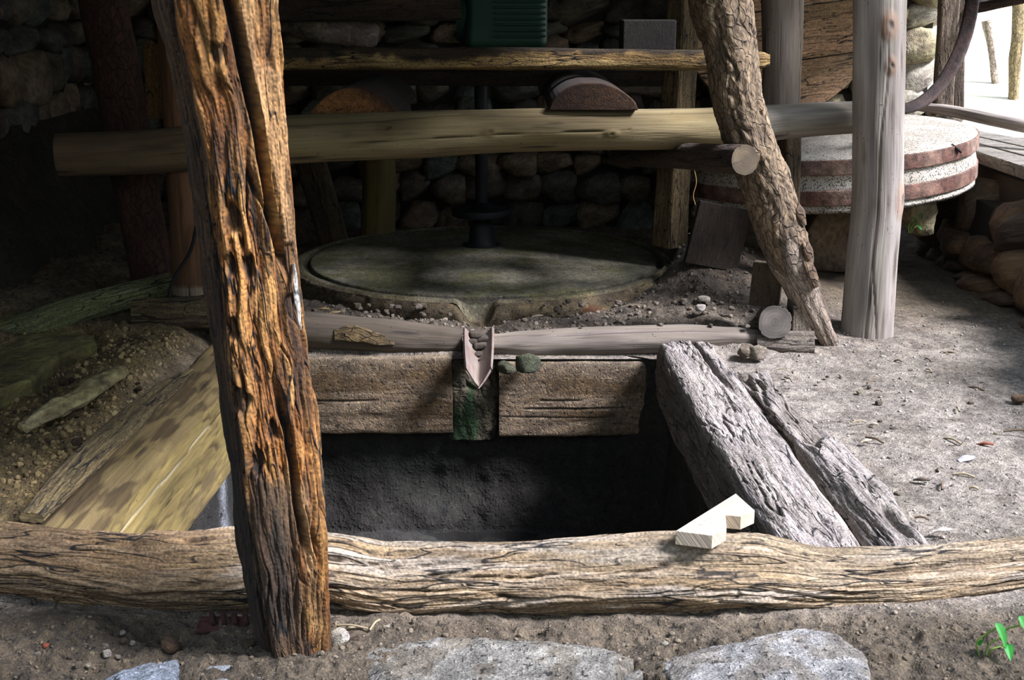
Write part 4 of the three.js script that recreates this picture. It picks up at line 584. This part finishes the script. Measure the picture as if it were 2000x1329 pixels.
// ------------------------------------------------------------------ right background: round plank disc, iron hoop, door posts, yard
{
  const c = P(1528, 18, 7.35), R = 0.60, g = group('plank_disc', 'big round disc of wide planks behind the right posts', 'wooden disc', c); g.rotation.set(0, 0.12, 0.13);
  const cuts = [-R, -0.30, 0.005, 0.30, R];
  for (let k = 0; k < 4; k++) { const a = cuts[k] + 0.007, b = cuts[k + 1] - 0.007, sh = new THREE.Shape(), N = 20, pt = []; for (let i = 0; i <= N; i++) { const y = lerp(a, b, i / N); pt.push([sqrt(max(0, R * R - y * y)), y]); } for (let i = N; i >= 0; i--) { const y = lerp(a, b, i / N); pt.push([-sqrt(max(0, R * R - y * y)), y]); } sh.setFromPoints(pt.map(q => new THREE.Vector2(...q)));
    const e = new THREE.ExtrudeGeometry(sh, { depth: 0.07, bevelSize: 0.004, bevelThickness: 0.004, bevelSegments: 2 }), u = e.attributes.uv; for (let i = 0; i < u.count; i++) { const x = u.getX(i); u.setXY(i, u.getY(i) + k * 0.37, x); }
    tinted(e, (x, y) => mix3(mix3(C(0xd8b494), C(0xba9068), fbm2(x * 3, y * 14 + k, 3, 191)), C(0x857048), sst(0.45, 0.7, fbm2(x * 5, y * 5, 4, 192)) * (k < 2 ? 0.8 : 0.2))); part('plank', e, M.grain, g).position.z = -0.07 + 0.006 * (k % 2); }
  single('iron_hoop', sweep(pts([[1902, -60, 24, 6.5], [1898, 10, 26, 6.45], [1888, 60, 26, 6.4], [1868, 115, 26, 6.3], [1838, 165, 25, 6.2], [1803, 198, 24, 6.1], [1770, 212, 21, 6.0], [1735, 216, 19, 5.95]].map(q => [...q, 0.4])), V(-0.4, 0.3, 1), { n: 5, step: 0.012, across: 0.005, detail: (s, th, q) => { q.d = 0.001 * n2(s * 40, th * 3, 4); q.c = mix3(C(0x5a453a), C(0x3c2f2a), n2(s * 12, th, 5)); } }), M.rust, 'curved flat iron bar hanging at the right, beside the upright grey post', 'iron bar');
  const sq = (seed, b) => hewn({ big: [4, 1, 0.003], mid: [20, 0.4, 0.002], lump: 0.004, seed, base: C(b), pale: mul3(C(b), 1.25), dark: mul3(C(b), 0.5), deep: 0.5 });
  single('door_post', sweep(pts([[1874, -270, 42, 7.4], [1858, -60, 40, 7.4], [1848, 100, 38, 7.4], [1840, 225, 38, 7.4]].map(q => [...q, 0.6])), V(0, 0, 1), { n: 6, step: 0.014, across: 0.008, detail: sq(195, 0x8a7a68) }), M.grain, 'grey squared door post at the right opening, left of the pair', 'post');
  single('door_post', sweep(pts([[1880, -270, 26, 7.55], [1876, -60, 24, 7.55], [1871, 100, 22, 7.55], [1868, 228, 22, 7.55]].map(q => [...q, 1.2])), V(0, 0, 1), { n: 6, step: 0.014, across: 0.008, detail: sq(196, 0x776655) }), M.grain, 'narrow door post at the bright opening, right of the pair', 'post');
  single('rail', sweep(pts([[1885, 17, 22, 7.6], [1960, 4, 20, 7.2], [2080, -22, 22, 6.8]]), V(0, 0, 1), { n: 4, step: 0.014, across: 0.008, detail: sq(197, 0x554636) }), M.grain, 'dark rail crossing the bright opening at the top right corner', 'rail');
  single('yard_log', sweep(pts([[1790, 208, 16, 7.35], [1850, 216, 22, 7.2], [1920, 230, 24, 7.0], [2000, 246, 26, 6.8], [2090, 262, 28, 6.6]]), V(0, 1, 0.3), { step: 0.014, across: 0.008, detail: pole({ seed: 198, base: C(0xaaa092), pale: C(0xc4bcb0), dark: C(0x6a6054) }) }), M.silver, 'bleached pole lying along the edge of the bright platform', 'pole');
  // platform boards outside
  const B = (list, label) => single('deck_board', (() => { const p = list.map(([x, y]) => G(x, y, 0.64)); const sh = new THREE.Shape(p.map(q => new THREE.Vector2(q.x, -q.z))); const e = new THREE.ExtrudeGeometry(sh, { depth: 0.05, bevelSize: 0.006, bevelThickness: 0.006, bevelSegments: 1 }); e.rotateX(-PI / 2); e.translate(0, 0.59, 0); const u = e.attributes.uv; for (let i = 0; i < u.count; i++) u.setXY(i, u.getY(i), u.getX(i)); return tinted(e, C(0xa8a296)); })(), M.grain, label, 'board');
  B([[1872, 250], [2100, 292], [2100, 310], [1884, 262]], 'pale board of the bright platform, behind the others');
  B([[1884, 264], [2100, 313], [2100, 331], [1890, 276]], 'pale middle board of the bright platform at the right edge');
  B([[1890, 279], [2100, 334], [2100, 360], [1902, 296], [1884, 288]], 'pale ragged front board of the bright platform at the right edge');
  const tr = (l, hex, label) => single('tree_trunk', sweep(pts(l), V(0, 0, 1), { step: 0.05, across: 0.03, detail: pole({ seed: 201, base: C(hex), pale: mul3(C(hex), 1.3), dark: mul3(C(hex), 0.6), lump: 0.02 }) }), M.bark, label, 'tree');
  tr([[1926, 40, 16, 10], [1934, 90, 14, 10], [1944, 180, 14, 10]], 0xb0a69a, 'thin pale trunk in the overexposed yard');
  tr([[1988, -60, 24, 9.5], [1986, 60, 24, 9.5], [1982, 130, 22, 9.5], [1978, 200, 22, 9.5]], 0x9c8f6c, 'mossy trunk in the bright yard at the right edge');
  const bl = new THREE.Mesh(STONES[3], PALESTONE[3]); shade(bl); bl.name = numbered('boulder'); bl.userData = { label: 'pale boulder under the banded millstone, right of the grey post', category: 'stone' }; bl.position.copy(P(1786, 408, 6.35)); bl.scale.set(0.085, 0.12, 0.1); scene.add(bl);
  // stones carrying the millstone
  for (const [x, y, d, sx, sy, lab] of [[1600, 455, 6.6, 0.14, 0.2, 'dark stone under the millstone between the right posts'], [1668, 440, 7.1, 0.10, 0.26, 'taller dark stone under the millstone, beside the grey post'], [1440, 470, 6.9, 0.2, 0.25, 'dark stone under the millstone behind the bark post']]) { const o = new THREE.Mesh(STONES[(x | 0) % 9], DARKSTONE[x % 6]); shade(o); o.name = numbered('boulder'); o.userData = { label: lab, category: 'stone' }; o.position.copy(P(x, y, d)); o.scale.set(sx, sy, 0.2); scene.add(o); }
}
// ------------------------------------------------------------------ small things
function prism(list, yTop, thick, bevel, colf, swap) { const p = list.map(([x, y]) => G(x, y, yTop)), sh = new THREE.Shape(p.map(q => new THREE.Vector2(q.x, -q.z))), e = new THREE.ExtrudeGeometry(sh, { depth: thick - bevel * 2, bevelSize: bevel, bevelThickness: bevel, bevelOffset: -bevel, bevelSegments: 2 }); e.rotateX(-PI / 2); e.translate(0, yTop - thick + bevel, 0); if (swap) { const u = e.attributes.uv; for (let i = 0; i < u.count; i++) { const x = u.getX(i), y = u.getY(i); u.setXY(i, -x * sin(swap) + y * cos(swap), x * cos(swap) + y * sin(swap)); } } return tinted(e, colf); }
single('notched_board', prism([[1320, 1037], [1437, 964], [1474, 997], [1447, 1009], [1417, 1006], [1419, 1030], [1391, 1046]], 0.212, 0.036, 0.002, (x, y, z) => mix3(C(0xe6dccb), C(0xccba98), fbm2(x * 20, z * 20, 3, 211)), 0.95), M.dusty, 'short pale notched offcut of board resting on the front log', 'board');
// flagstones in the foreground: a height field inside an outline
function flagstone(outline, label, top, seed, tone) {
  const o = outline.map(([x, y]) => G(x, y, 0)), pos = [], uv = [], col = [], idx = [], st = 0.007; let x0 = 9, x1 = -9, z0 = 9, z1 = -9; for (const q of o) { x0 = min(x0, q.x); x1 = max(x1, q.x); z0 = min(z0, q.z); z1 = max(z1, q.z); }
  const dist = (x, z) => { let ins = false, m = 9; for (let i = 0, j = o.length - 1; i < o.length; j = i++) { const a = o[i], b = o[j]; if ((a.z > z) !== (b.z > z) && x < (b.x - a.x) * (z - a.z) / (b.z - a.z) + a.x) ins = !ins; const t = clamp(((x - a.x) * (b.x - a.x) + (z - a.z) * (b.z - a.z)) / ((b.x - a.x) ** 2 + (b.z - a.z) ** 2)); m = min(m, hypot(x - a.x - t * (b.x - a.x), z - a.z - t * (b.z - a.z))); } return ins ? m : -m; };
  x0 -= 0.03; x1 += 0.03; z0 -= 0.03; z1 += 0.03; const nx = round((x1 - x0) / st), nz = round((z1 - z0) / st), ok = [];
  for (let j = 0; j <= nz; j++) for (let i = 0; i <= nx; i++) { const x = x0 + (x1 - x0) * i / nx, z = z0 + (z1 - z0) * j / nz, m = dist(x, z) + 0.022 * (fbm2(x * 14, z * 14, 3, seed) - 0.5), y = top - 0.10 * sst(0.006, -0.018, m) - 0.012 * sst(0.05, 0, m) + 0.014 * (fbm2(x * 7, z * 7, 3, seed + 1) - 0.5) + 0.012 * (fbm2(x * 36, z * 36, 3, seed + 2) - 0.5); pos.push(x, y, z); uv.push(x, z); ok.push(m > -0.02); const f = fbm2(x * 10, z * 10, 4, seed + 3); col.push(...mix3(mix3(tone, mul3(tone, 0.72), sst(0.4, 0.7, f)), C(0x8d7e66), sst(0.5, 0.62, fbm2(x * 16, z * 16, 3, seed + 4)) * 0.55)); }
  const w = nx + 1; for (let j = 0; j < nz; j++) for (let i = 0; i < nx; i++) { const a = j * w + i, b = a + 1, c = a + w, e = c + 1; if (ok[a] || ok[b] || ok[c] || ok[e]) idx.push(a, c, b, b, c, e); }
  single('flagstone', geom(pos, uv, col, idx), M.slab, label, 'flagstone');
}
const FG = C(0xc2c0b8);
flagstone([[690, 1282], [760, 1262], [860, 1252], [1000, 1254], [1120, 1264], [1205, 1278], [1240, 1296], [1225, 1320], [1190, 1345], [1150, 1420], [760, 1420], [720, 1340]], 'largest pale flagstone at the bottom edge, below the middle of the log', 0.022, 221, FG);
flagstone([[1282, 1304], [1340, 1285], [1420, 1264], [1500, 1250], [1570, 1234], [1640, 1250], [1685, 1282], [1704, 1325], [1710, 1420], [1330, 1420], [1300, 1330]], 'flagstone with a whitish upper edge at the bottom right', 0.026, 222, C(0xd8d8d8));
flagstone([[372, 1288], [420, 1280], [500, 1286], [560, 1308], [600, 1322], [560, 1400], [400, 1400], [380, 1320]], 'small bluish flagstone just left of the foot of the leaning post', 0.014, 223, C(0xbcc6d0));
flagstone([[190, 1330], [240, 1310], [300, 1294], [354, 1292], [360, 1312], [340, 1400], [200, 1400]], 'small bluish flagstone at the bottom left corner', 0.016, 224, C(0xb8c6d8));
flagstone([[618, 1322], [680, 1302], [700, 1325], [745, 1400], [630, 1400]], 'small cracked flagstone between the leaning post and the largest flagstone', 0.008, 225, C(0xb8bcbc));
single('stone_chip', prism([[1220, 1318], [1250, 1306], [1256, 1314], [1228, 1340], [1216, 1340]], 0.03, 0.03, 0.004, () => C(0xa9a69e)), M.slab, 'broken pale chip beside the right end of the largest flagstone', 'stone');
// flat slab and stones on the left bank
single('bank_slab', prism([[-60, 690], [20, 655], [120, 646], [182, 654], [188, 668], [120, 690], [60, 740], [-60, 780]], 0.13, 0.08, 0.012, (x, y, z) => mix3(C(0xa09860), C(0x7c7346), fbm2(x * 5, z * 5, 3, 227))), M.rockcoarse, 'flat olive slab on the left bank below the fallen log', 'slab');
const MOSS = tones([0x4a5038, 0x565a40], M.rock);
// stones, pebbles
function stone(px, py, y, w, h, mats, k, label, grp, name = 'pebble') { const p = G(px, py, y), o = new THREE.Mesh(STONES[k % 9], mats[k % mats.length]); shade(o); const s = w / 2 * p.c / F; o.scale.set(s, s * h, s * 0.9); o.position.copy(p); o.position.y = y + s * h * 0.4; o.rotation.y = k * 1.7; o.name = numbered(name); o.userData = { label, category: 'stone' }; if (grp) o.userData.group = grp; scene.add(o); return o; }
stone(664, 1262, 0.0, 34, 1.3, PALESTONE, 2, 'white-grey stone chip at the right foot of the leaning post');
stone(690, 1262, 0.0, 24, 1.2, WARMSTONE, 3, 'tan pebble next to the grey stone chip by the leaning post');
stone(760, 1233, 0.01, 20, 0.8, [PALESTONE[2]], 4, 'small white pebble under the front log, right of the leaning post');
stone(334, 1265, 0.0, 32, 0.9, WARMSTONE, 5, 'round brown pebble on the dirt left of the leaning post');
stone(480, 1272, 0.0, 30, 0.8, WARMSTONE, 6, 'brown pebble close to the left foot of the leaning post');
stone(1298, 1266, 0.0, 16, 1.1, [PALESTONE[2]], 7, 'pale angular chip between the two large flagstones');
stone(1505, 1278, 0.01, 14, 1, [PALESTONE[2]], 1, 'round white pebble on the edge of the right flagstone');
stone(1368, 604, 0.11, 18, 0.7, [PALESTONE[2]], 8, 'white angular chip on the dirt behind the pale back log');
stone(1374, 587, 0.12, 22, 0.5, [PALESTONE[0]], 2, 'bluish flat chip on the dirt mound right of the flat grinding stone');
stone(1990, 782, 0.02, 26, 0.5, WARMSTONE, 2, 'reddish stone on the bare floor at the right edge of the picture');
stone(1408, 556, 0.13, 26, 0.9, WARMSTONE, 4, 'brown stone on the dirt mound under the board');
stone(1030, 716, -0.02, 40, 0.8, MOSS, 4, 'mossy dark stone wedged under the right back log beside the spout', null, 'stone');
stone(990, 722, -0.03, 32, 0.7, MOSS, 5, 'mossy dark stone just right of the clay spout', null, 'stone');
stone(1455, 690, 0.03, 30, 0.8, CLOD, 1, 'grey stone under the end of the pale back log', null, 'stone'); stone(1480, 694, 0.03, 28, 0.9, CLOD, 4, 'grey stone beside the pale squared block', null, 'stone');
{ const r = rng(301); for (let i = 0; i < 46; i++) { const px = 1450 + 540 * r(), py = 700 + 330 * r(); if (px < 1480 + (py - 700) * 0.95) continue; stone(px, py, 0, 6 + 9 * r() * r(), 0.6, r() < 0.3 ? PALESTONE : CLOD, floor(r() * 30), 'tiny stone chip scattered on the pale dirt floor right of the pit', 'stone chips on the right floor'); }
  for (let i = 0; i < 26; i++) { const px = 30 + 420 * r(), py = 1222 + 80 * r(); stone(px, py, 0, 8 + 9 * r() * r(), 0.8, r() < 0.25 ? PALESTONE : CLOD, floor(r() * 30), 'tiny pebble in the dark dirt left of the leaning post foot', 'pebbles at the lower left'); }
  for (let i = 0; i < 30; i++) { const px = 1000 + 480 * r(), py = 585 + 55 * r(); stone(px, py, 0.11, 6 + 10 * r() * r(), 0.7, CLOD, floor(r() * 30), 'small clod in the loose dirt behind the pale back log', 'stones behind the right back log'); }
  for (let i = 0; i < 26; i++) { const px = 600 + 290 * r(), py = 588 + 40 * r(); stone(px, py, 0.11, 7 + 10 * r() * r(), 0.7, CLOD, floor(r() * 30), 'small stone in the loose dirt behind the dark back log', 'stones behind the left back log'); }
  for (let i = 0; i < 30; i++) { const px = 20 + 340 * r(), py = 690 + 180 * r(); if (px > 380 - (py - 690) * 1.2) continue; stone(px, py, 0.08, 8 + 16 * r() * r(), 0.7, WARMSTONE, floor(r() * 30), 'small earth-coloured stone on the left bank', 'stones on the left bank'); } }
{ // loose gravel and crumbs: more than anyone could count
  const r = rng(311), g = STONES[1].clone(), m = mat('crumb', null, 0, { color: 0xffffff }), im = new THREE.InstancedMesh(g, m, 5200), M4 = new THREE.Matrix4(), q = new THREE.Quaternion(), e = new THREE.Euler(), s = V(), p = V(); let n = 0;
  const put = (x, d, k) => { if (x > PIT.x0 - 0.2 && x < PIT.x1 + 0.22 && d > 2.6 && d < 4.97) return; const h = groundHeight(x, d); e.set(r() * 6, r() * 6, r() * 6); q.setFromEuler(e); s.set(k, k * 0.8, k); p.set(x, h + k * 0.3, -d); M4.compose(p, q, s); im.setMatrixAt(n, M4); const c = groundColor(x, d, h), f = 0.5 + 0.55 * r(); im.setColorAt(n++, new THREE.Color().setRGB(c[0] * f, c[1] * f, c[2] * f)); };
  while (n < 5200) { const t = r(), k = 0.0018 + 0.006 * pow(r(), 4); if (t < 0.28) put(-1.3 - 0.9 * r() * r(), 3.3 + 1.6 * r(), k * 1.3); else if (t < 0.62) { const x = -0.9 + 2.1 * r(), d = 5.02 + 1.1 * r(); if (hypot(x - BED.x, d - BED.d) > 1.0) put(x, d, k * 1.4); } else if (t < 0.86) put(-1.3 + 2.7 * r(), 2.2 + 0.5 * r(), k * 0.8); else put(0.95 + 1.3 * r(), 3 + 2.8 * r(), k * 0.8); }
  im.name = 'gravel'; im.userData = { kind: 'stuff', label: 'loose crumbs of earth and gravel over the dirt', category: 'gravel' }; shade(im); scene.add(im);
}
{ // clods in the spout, chips of wood in the dirt
  const SPOUTCLOD = tones([0x75695a, 0x625746], M.mud), r = rng(331); for (const [x, y, d, k] of [[932, 655, 5.0, 20], [944, 662, 4.98, 16], [924, 668, 4.96, 15], [938, 676, 4.93, 18], [934, 692, 4.88, 12], [941, 704, 4.84, 9]]) { const p = P(x, y, d), o = new THREE.Mesh(STONES[k % 9], SPOUTCLOD[k % 2]); shade(o); const s = k * p.c / F * 0.7; o.scale.set(s, s * 0.5, s); o.position.copy(p); o.name = numbered('clod'); o.userData = { label: 'clod of earth lying in the clay spout', category: 'clod', group: 'clods in the spout' }; scene.add(o); }
  const chip = (px, py, y, len, w, a, hex, label) => { const p = G(px, py, y), q = V(cos(a) * len / 2, 0.004, sin(a) * len / 2); single('wood_chip', sweep([{ p: p.clone().sub(q), a: w * 0.3, b: 0.002 }, { p: p.clone().add(V(0, 0.003, 0)), a: w / 2, b: 0.004 }, { p: p.clone().add(q), a: w * 0.2, b: 0.002 }], V(0.2, 1, 0.2), { step: 0.006, across: 0.005, n: 3, detail: (s, th, k) => { k.d = 0.002 * (n2(s * 90, th * 3, 8) - 0.5); k.c = mul3(C(hex), 0.8 + 0.4 * n2(s * 70, th * 2, 9)); } }), M.dusty, label, 'wood chip'); };
  chip(632, 604, 0.09, 0.07, 0.03, 0.5, 0x9a8458, 'curled tan wood chip in the dirt behind the dark back log'); chip(652, 612, 0.09, 0.06, 0.02, -0.4, 0xa89468, 'second tan chip beside the curled one behind the dark back log');
  chip(1050, 618, 0.09, 0.05, 0.012, 0.1, 0xc4b8a0, 'white splinter in the dirt right of the spout'); chip(1022, 628, 0.09, 0.04, 0.012, 0.9, 0xb8ac94, 'short white splinter just right of the spout');
  chip(362, 575, 0.16, 0.07, 0.022, 0.4, 0x8a6a48, 'brown chip on the block under the round left post'); chip(1706, 830, 0.012, 0.03, 0.02, 0.6, 0xe0d4b8, 'pale leaf-shaped chip on the bare floor'); chip(1692, 862, 0.012, 0.035, 0.014, 0.1, 0xd8ccb0, 'pale flake on the bare floor nearer than the leaf-shaped chip');
  chip(1925, 868, 0.012, 0.05, 0.02, 0.5, 0xa8644a, 'reddish scrap on the bare floor at the right'); chip(1888, 897, 0.012, 0.06, 0.03, -0.3, 0xa8a8b4, 'grey crumpled scrap on the bare floor at the right'); chip(1800, 938, 0.012, 0.05, 0.02, 0.5, 0x6a5c4c, 'dark chip in the middle of the bare floor');
  chip(1840, 1036, 0.02, 0.05, 0.022, 0.2, 0xc8c0b8, 'pale chip behind the right end of the front log'); chip(88, 1262, 0.01, 0.03, 0.02, 1.2, 0x7a3c1e, 'small orange leaf scrap on the dirt at the lower left'); chip(1650, 982, 0.0, 0.03, 0.016, 0.9, 0xb89060, 'tan chip in the gap between the two right timbers');
}
// off-cuts beside the bark post
{
  const d = pole({ seed: 231, base: C(0x857868), pale: C(0xa09484), dark: C(0x4d4236) });
  single('short_log', sweep(pts([[1514, 630, 64, 4.93], [1512, 626, 62, 5.1], [1508, 620, 56, 5.4]]), V(0, 1, 0), { step: 0.01, across: 0.006, n: 2.3, detail: d, capColor: rings(C(0x9a948c), C(0x625a50), 8) }), M.grain, 'short log with a pale cracked end beside the foot of the bark post', 'log');
  const w = tinted(new THREE.ExtrudeGeometry(new THREE.Shape([[0, 0], [0.075, 0], [0.07, 0.05], [0.035, 0.09], [0, 0.115]].map(q => new THREE.Vector2(...q))), { depth: 0.12, bevelSize: 0.004, bevelThickness: 0.004, bevelSegments: 1 }), C(0xa89c8c)); const o = single('wedge', w, M.grain, 'pale wooden wedge between the short log and the bark post', 'wedge'); o.position.copy(P(1546, 648, 4.98)); o.position.z -= 0.1;
  const b = single('short_board', tinted(new RoundedBoxGeometry(0.125, 0.19, 0.045, 2, 0.004), C(0x8a7a62)), M.grain, 'short upright board end leaning behind the short log', 'board'); b.position.copy(P(1497, 556, 5.12)); b.rotation.y = -0.5; b.rotation.z = -0.05;
}
// black cable at the left post, thread, twigs
const tube = (l, r, n = 20) => new THREE.TubeGeometry(new THREE.CatmullRomCurve3(l), n, r, 6);
single('cable', tube([P(384, 440, 5.12), P(372, 490, 5.1), P(345, 535, 5.08), P(334, 560, 5.06), P(330, 585, 5.04)], 0.008), plain('black_rubber', 0x0c0c0c), 'black cable hanging beside the round brown left post', 'cable');
single('thread', tube([P(1352, 318, 5.24), P(1360, 355, 5.24), P(1354, 382, 5.24), P(1358, 400, 5.24)], 0.002), plain('straw', 0x8a6f3c), 'thin brown thread hanging right of the squared post', 'thread');
{ const r = rng(321), straw = plain('straw', 0x8f8268), dk = plain('twig', 0x5a4a38);
  const tw = (px, py, y, len, a, m, label, grp, name = 'twig') => { const p = G(px, py, y), q = p.clone().add(V(cos(a) * len, 0.006, sin(a) * len)), k = p.clone().lerp(q, 0.5).add(V(0.1 * len * (r() - 0.5), 0.008, 0.1 * len * (r() - 0.5))); p.y += 0.004; single(name, tube([p, k, q], 0.0022 + 0.002 * r(), 8), m, label, 'twig', grp); };
  tw(650, 1226, 0.02, 0.085, 0.2, straw, 'pale thick twig under the front log at the leaning post'); tw(655, 1238, 0.01, 0.07, -0.3, straw, 'pale twig beside the grey stone chip at the foot of the leaning post');
  tw(722, 1235, 0.02, 0.05, -1.2, straw, 'thin straw standing against the front log');
  tw(1213, 602, 0.115, 0.1, -0.25, straw, 'thin straw on the dirt behind the pale back log');
  tw(1960, 845, 0.01, 0.1, 0.1, dk, 'dark twig on the floor near the right edge');
  for (let i = 0; i < 26; i++) { const px = 1500 + 480 * r(), py = 690 + 330 * r(); if (px < 1490 + (py - 700) * 0.98) continue; tw(px, py, 0.004, 0.02 + 0.05 * r(), r() * 6, r() < 0.6 ? dk : straw, 'short twig lying on the pale dirt floor right of the pit', 'twigs on the right floor'); }
}
// green seedling at the lower right
{
  const base = G(1915, 1278, 0.0), g = group('seedling', 'small green seedling with bright leaves at the lower right corner', 'plant', base), stemM = plain('green_stem', 0x6f8a3a, { side: THREE.DoubleSide }), leafM = new THREE.MeshPhysicalMaterial({ color: 0x2f9430, roughness: 0.6, transmission: 0.3, thickness: 0, side: THREE.DoubleSide }); leafM.name = 'leaf';
  const rel = (px, py, d) => P(px, py, d).sub(base), D = -base.z;
  const leaf = (a, b, w, n) => { const K = 12, pos = [], idx = [], ax = b.clone().sub(a), L = ax.length(); ax.normalize(); const s = V().crossVectors(ax, n).normalize(), nn = V().crossVectors(s, ax); for (let j = 0; j <= K; j++) for (let i = -4; i <= 4; i++) { const v = j / K, t = i / 4, ww = w * pow(sin(PI * pow(v, 0.7)), 0.8) * (1 - 0.25 * v), q = a.clone().addScaledVector(ax, L * v).addScaledVector(s, ww * t).addScaledVector(nn, abs(t) * ww * 0.45 - 0.25 * L * v * v + 0.0006 * sin(i * 3)); pos.push(q.x, q.y, q.z); } for (let j = 0; j < K; j++) for (let i = 0; i < 8; i++) { const q = j * 9 + i; idx.push(q, q + 9, q + 1, q + 1, q + 9, q + 10); } return geom(pos, pos.map(() => 0).slice(0, pos.length / 3 * 2), null, idx); };
  const st = (l, r = 0.0022) => part('stem', tube(l, r, 14), stemM, g);
  st([V(0, -0.01, 0), rel(1908, 1255, D), rel(1925, 1240, D), rel(1945, 1228, D)]); st([V(0.012, -0.01, 0), rel(1930, 1262, D), rel(1952, 1248, D), rel(1966, 1250, D)]); st([V(0.02, -0.01, 0), rel(1935, 1270, D - 0.02), rel(1960, 1262, D - 0.02)]); st([rel(1950, 1240, D), rel(1970, 1228, D), rel(1992, 1222, D)]);
  part('leaf', leaf(rel(1944, 1217, D), rel(1974, 1266, D - 0.03), 0.014, V(0.3, 1, 0.6)), leafM, g); part('leaf', leaf(rel(1990, 1204, D), rel(2010, 1235, D - 0.02), 0.014, V(0.2, 1, 0.5)), leafM, g); part('leaf', leaf(rel(1966, 1258, D), rel(1976, 1284, D - 0.05), 0.012, V(0, 1, 0.3)), leafM, g); part('leaf', leaf(rel(1912, 1262, D), rel(1920, 1248, D), 0.006, V(-0.4, 1, 0.3)), leafM, g);
}
{ // weed in the shade
  const w = scene.getObjectByName('seedling').clone(); w.name = numbered('weed'); w.userData = { label: 'dark green weed in the shade beside the boulder under the banded millstone', category: 'plant' }; w.position.copy(P(1776, 452, 6.1)); w.rotation.y = 0.6; w.scale.setScalar(0.9); scene.add(w);
}
// dull red ribbed scrap under the log by the leaning post
{
  const g = group('clay_scrap', 'dull red ribbed scrap half buried under the front log', 'scrap', G(440, 1222, 0.0)), red = mat('red_clay', TX.rust, 0.001, { vertexColors: false, color: 0x5a3028 });
  part('body', new RoundedBoxGeometry(0.13, 0.012, 0.05, 3, 0.005), red, g).rotation.x = 0.35; for (let i = 0; i < 4; i++) { const o = part('rib', new RoundedBoxGeometry(0.012, 0.022, 0.04, 2, 0.004), red, g); o.position.set(-0.03 + i * 0.026, 0.010, -0.008); o.rotation.set(0.35, 0.3, 0.15); }
}
renderer.render(scene, camera);
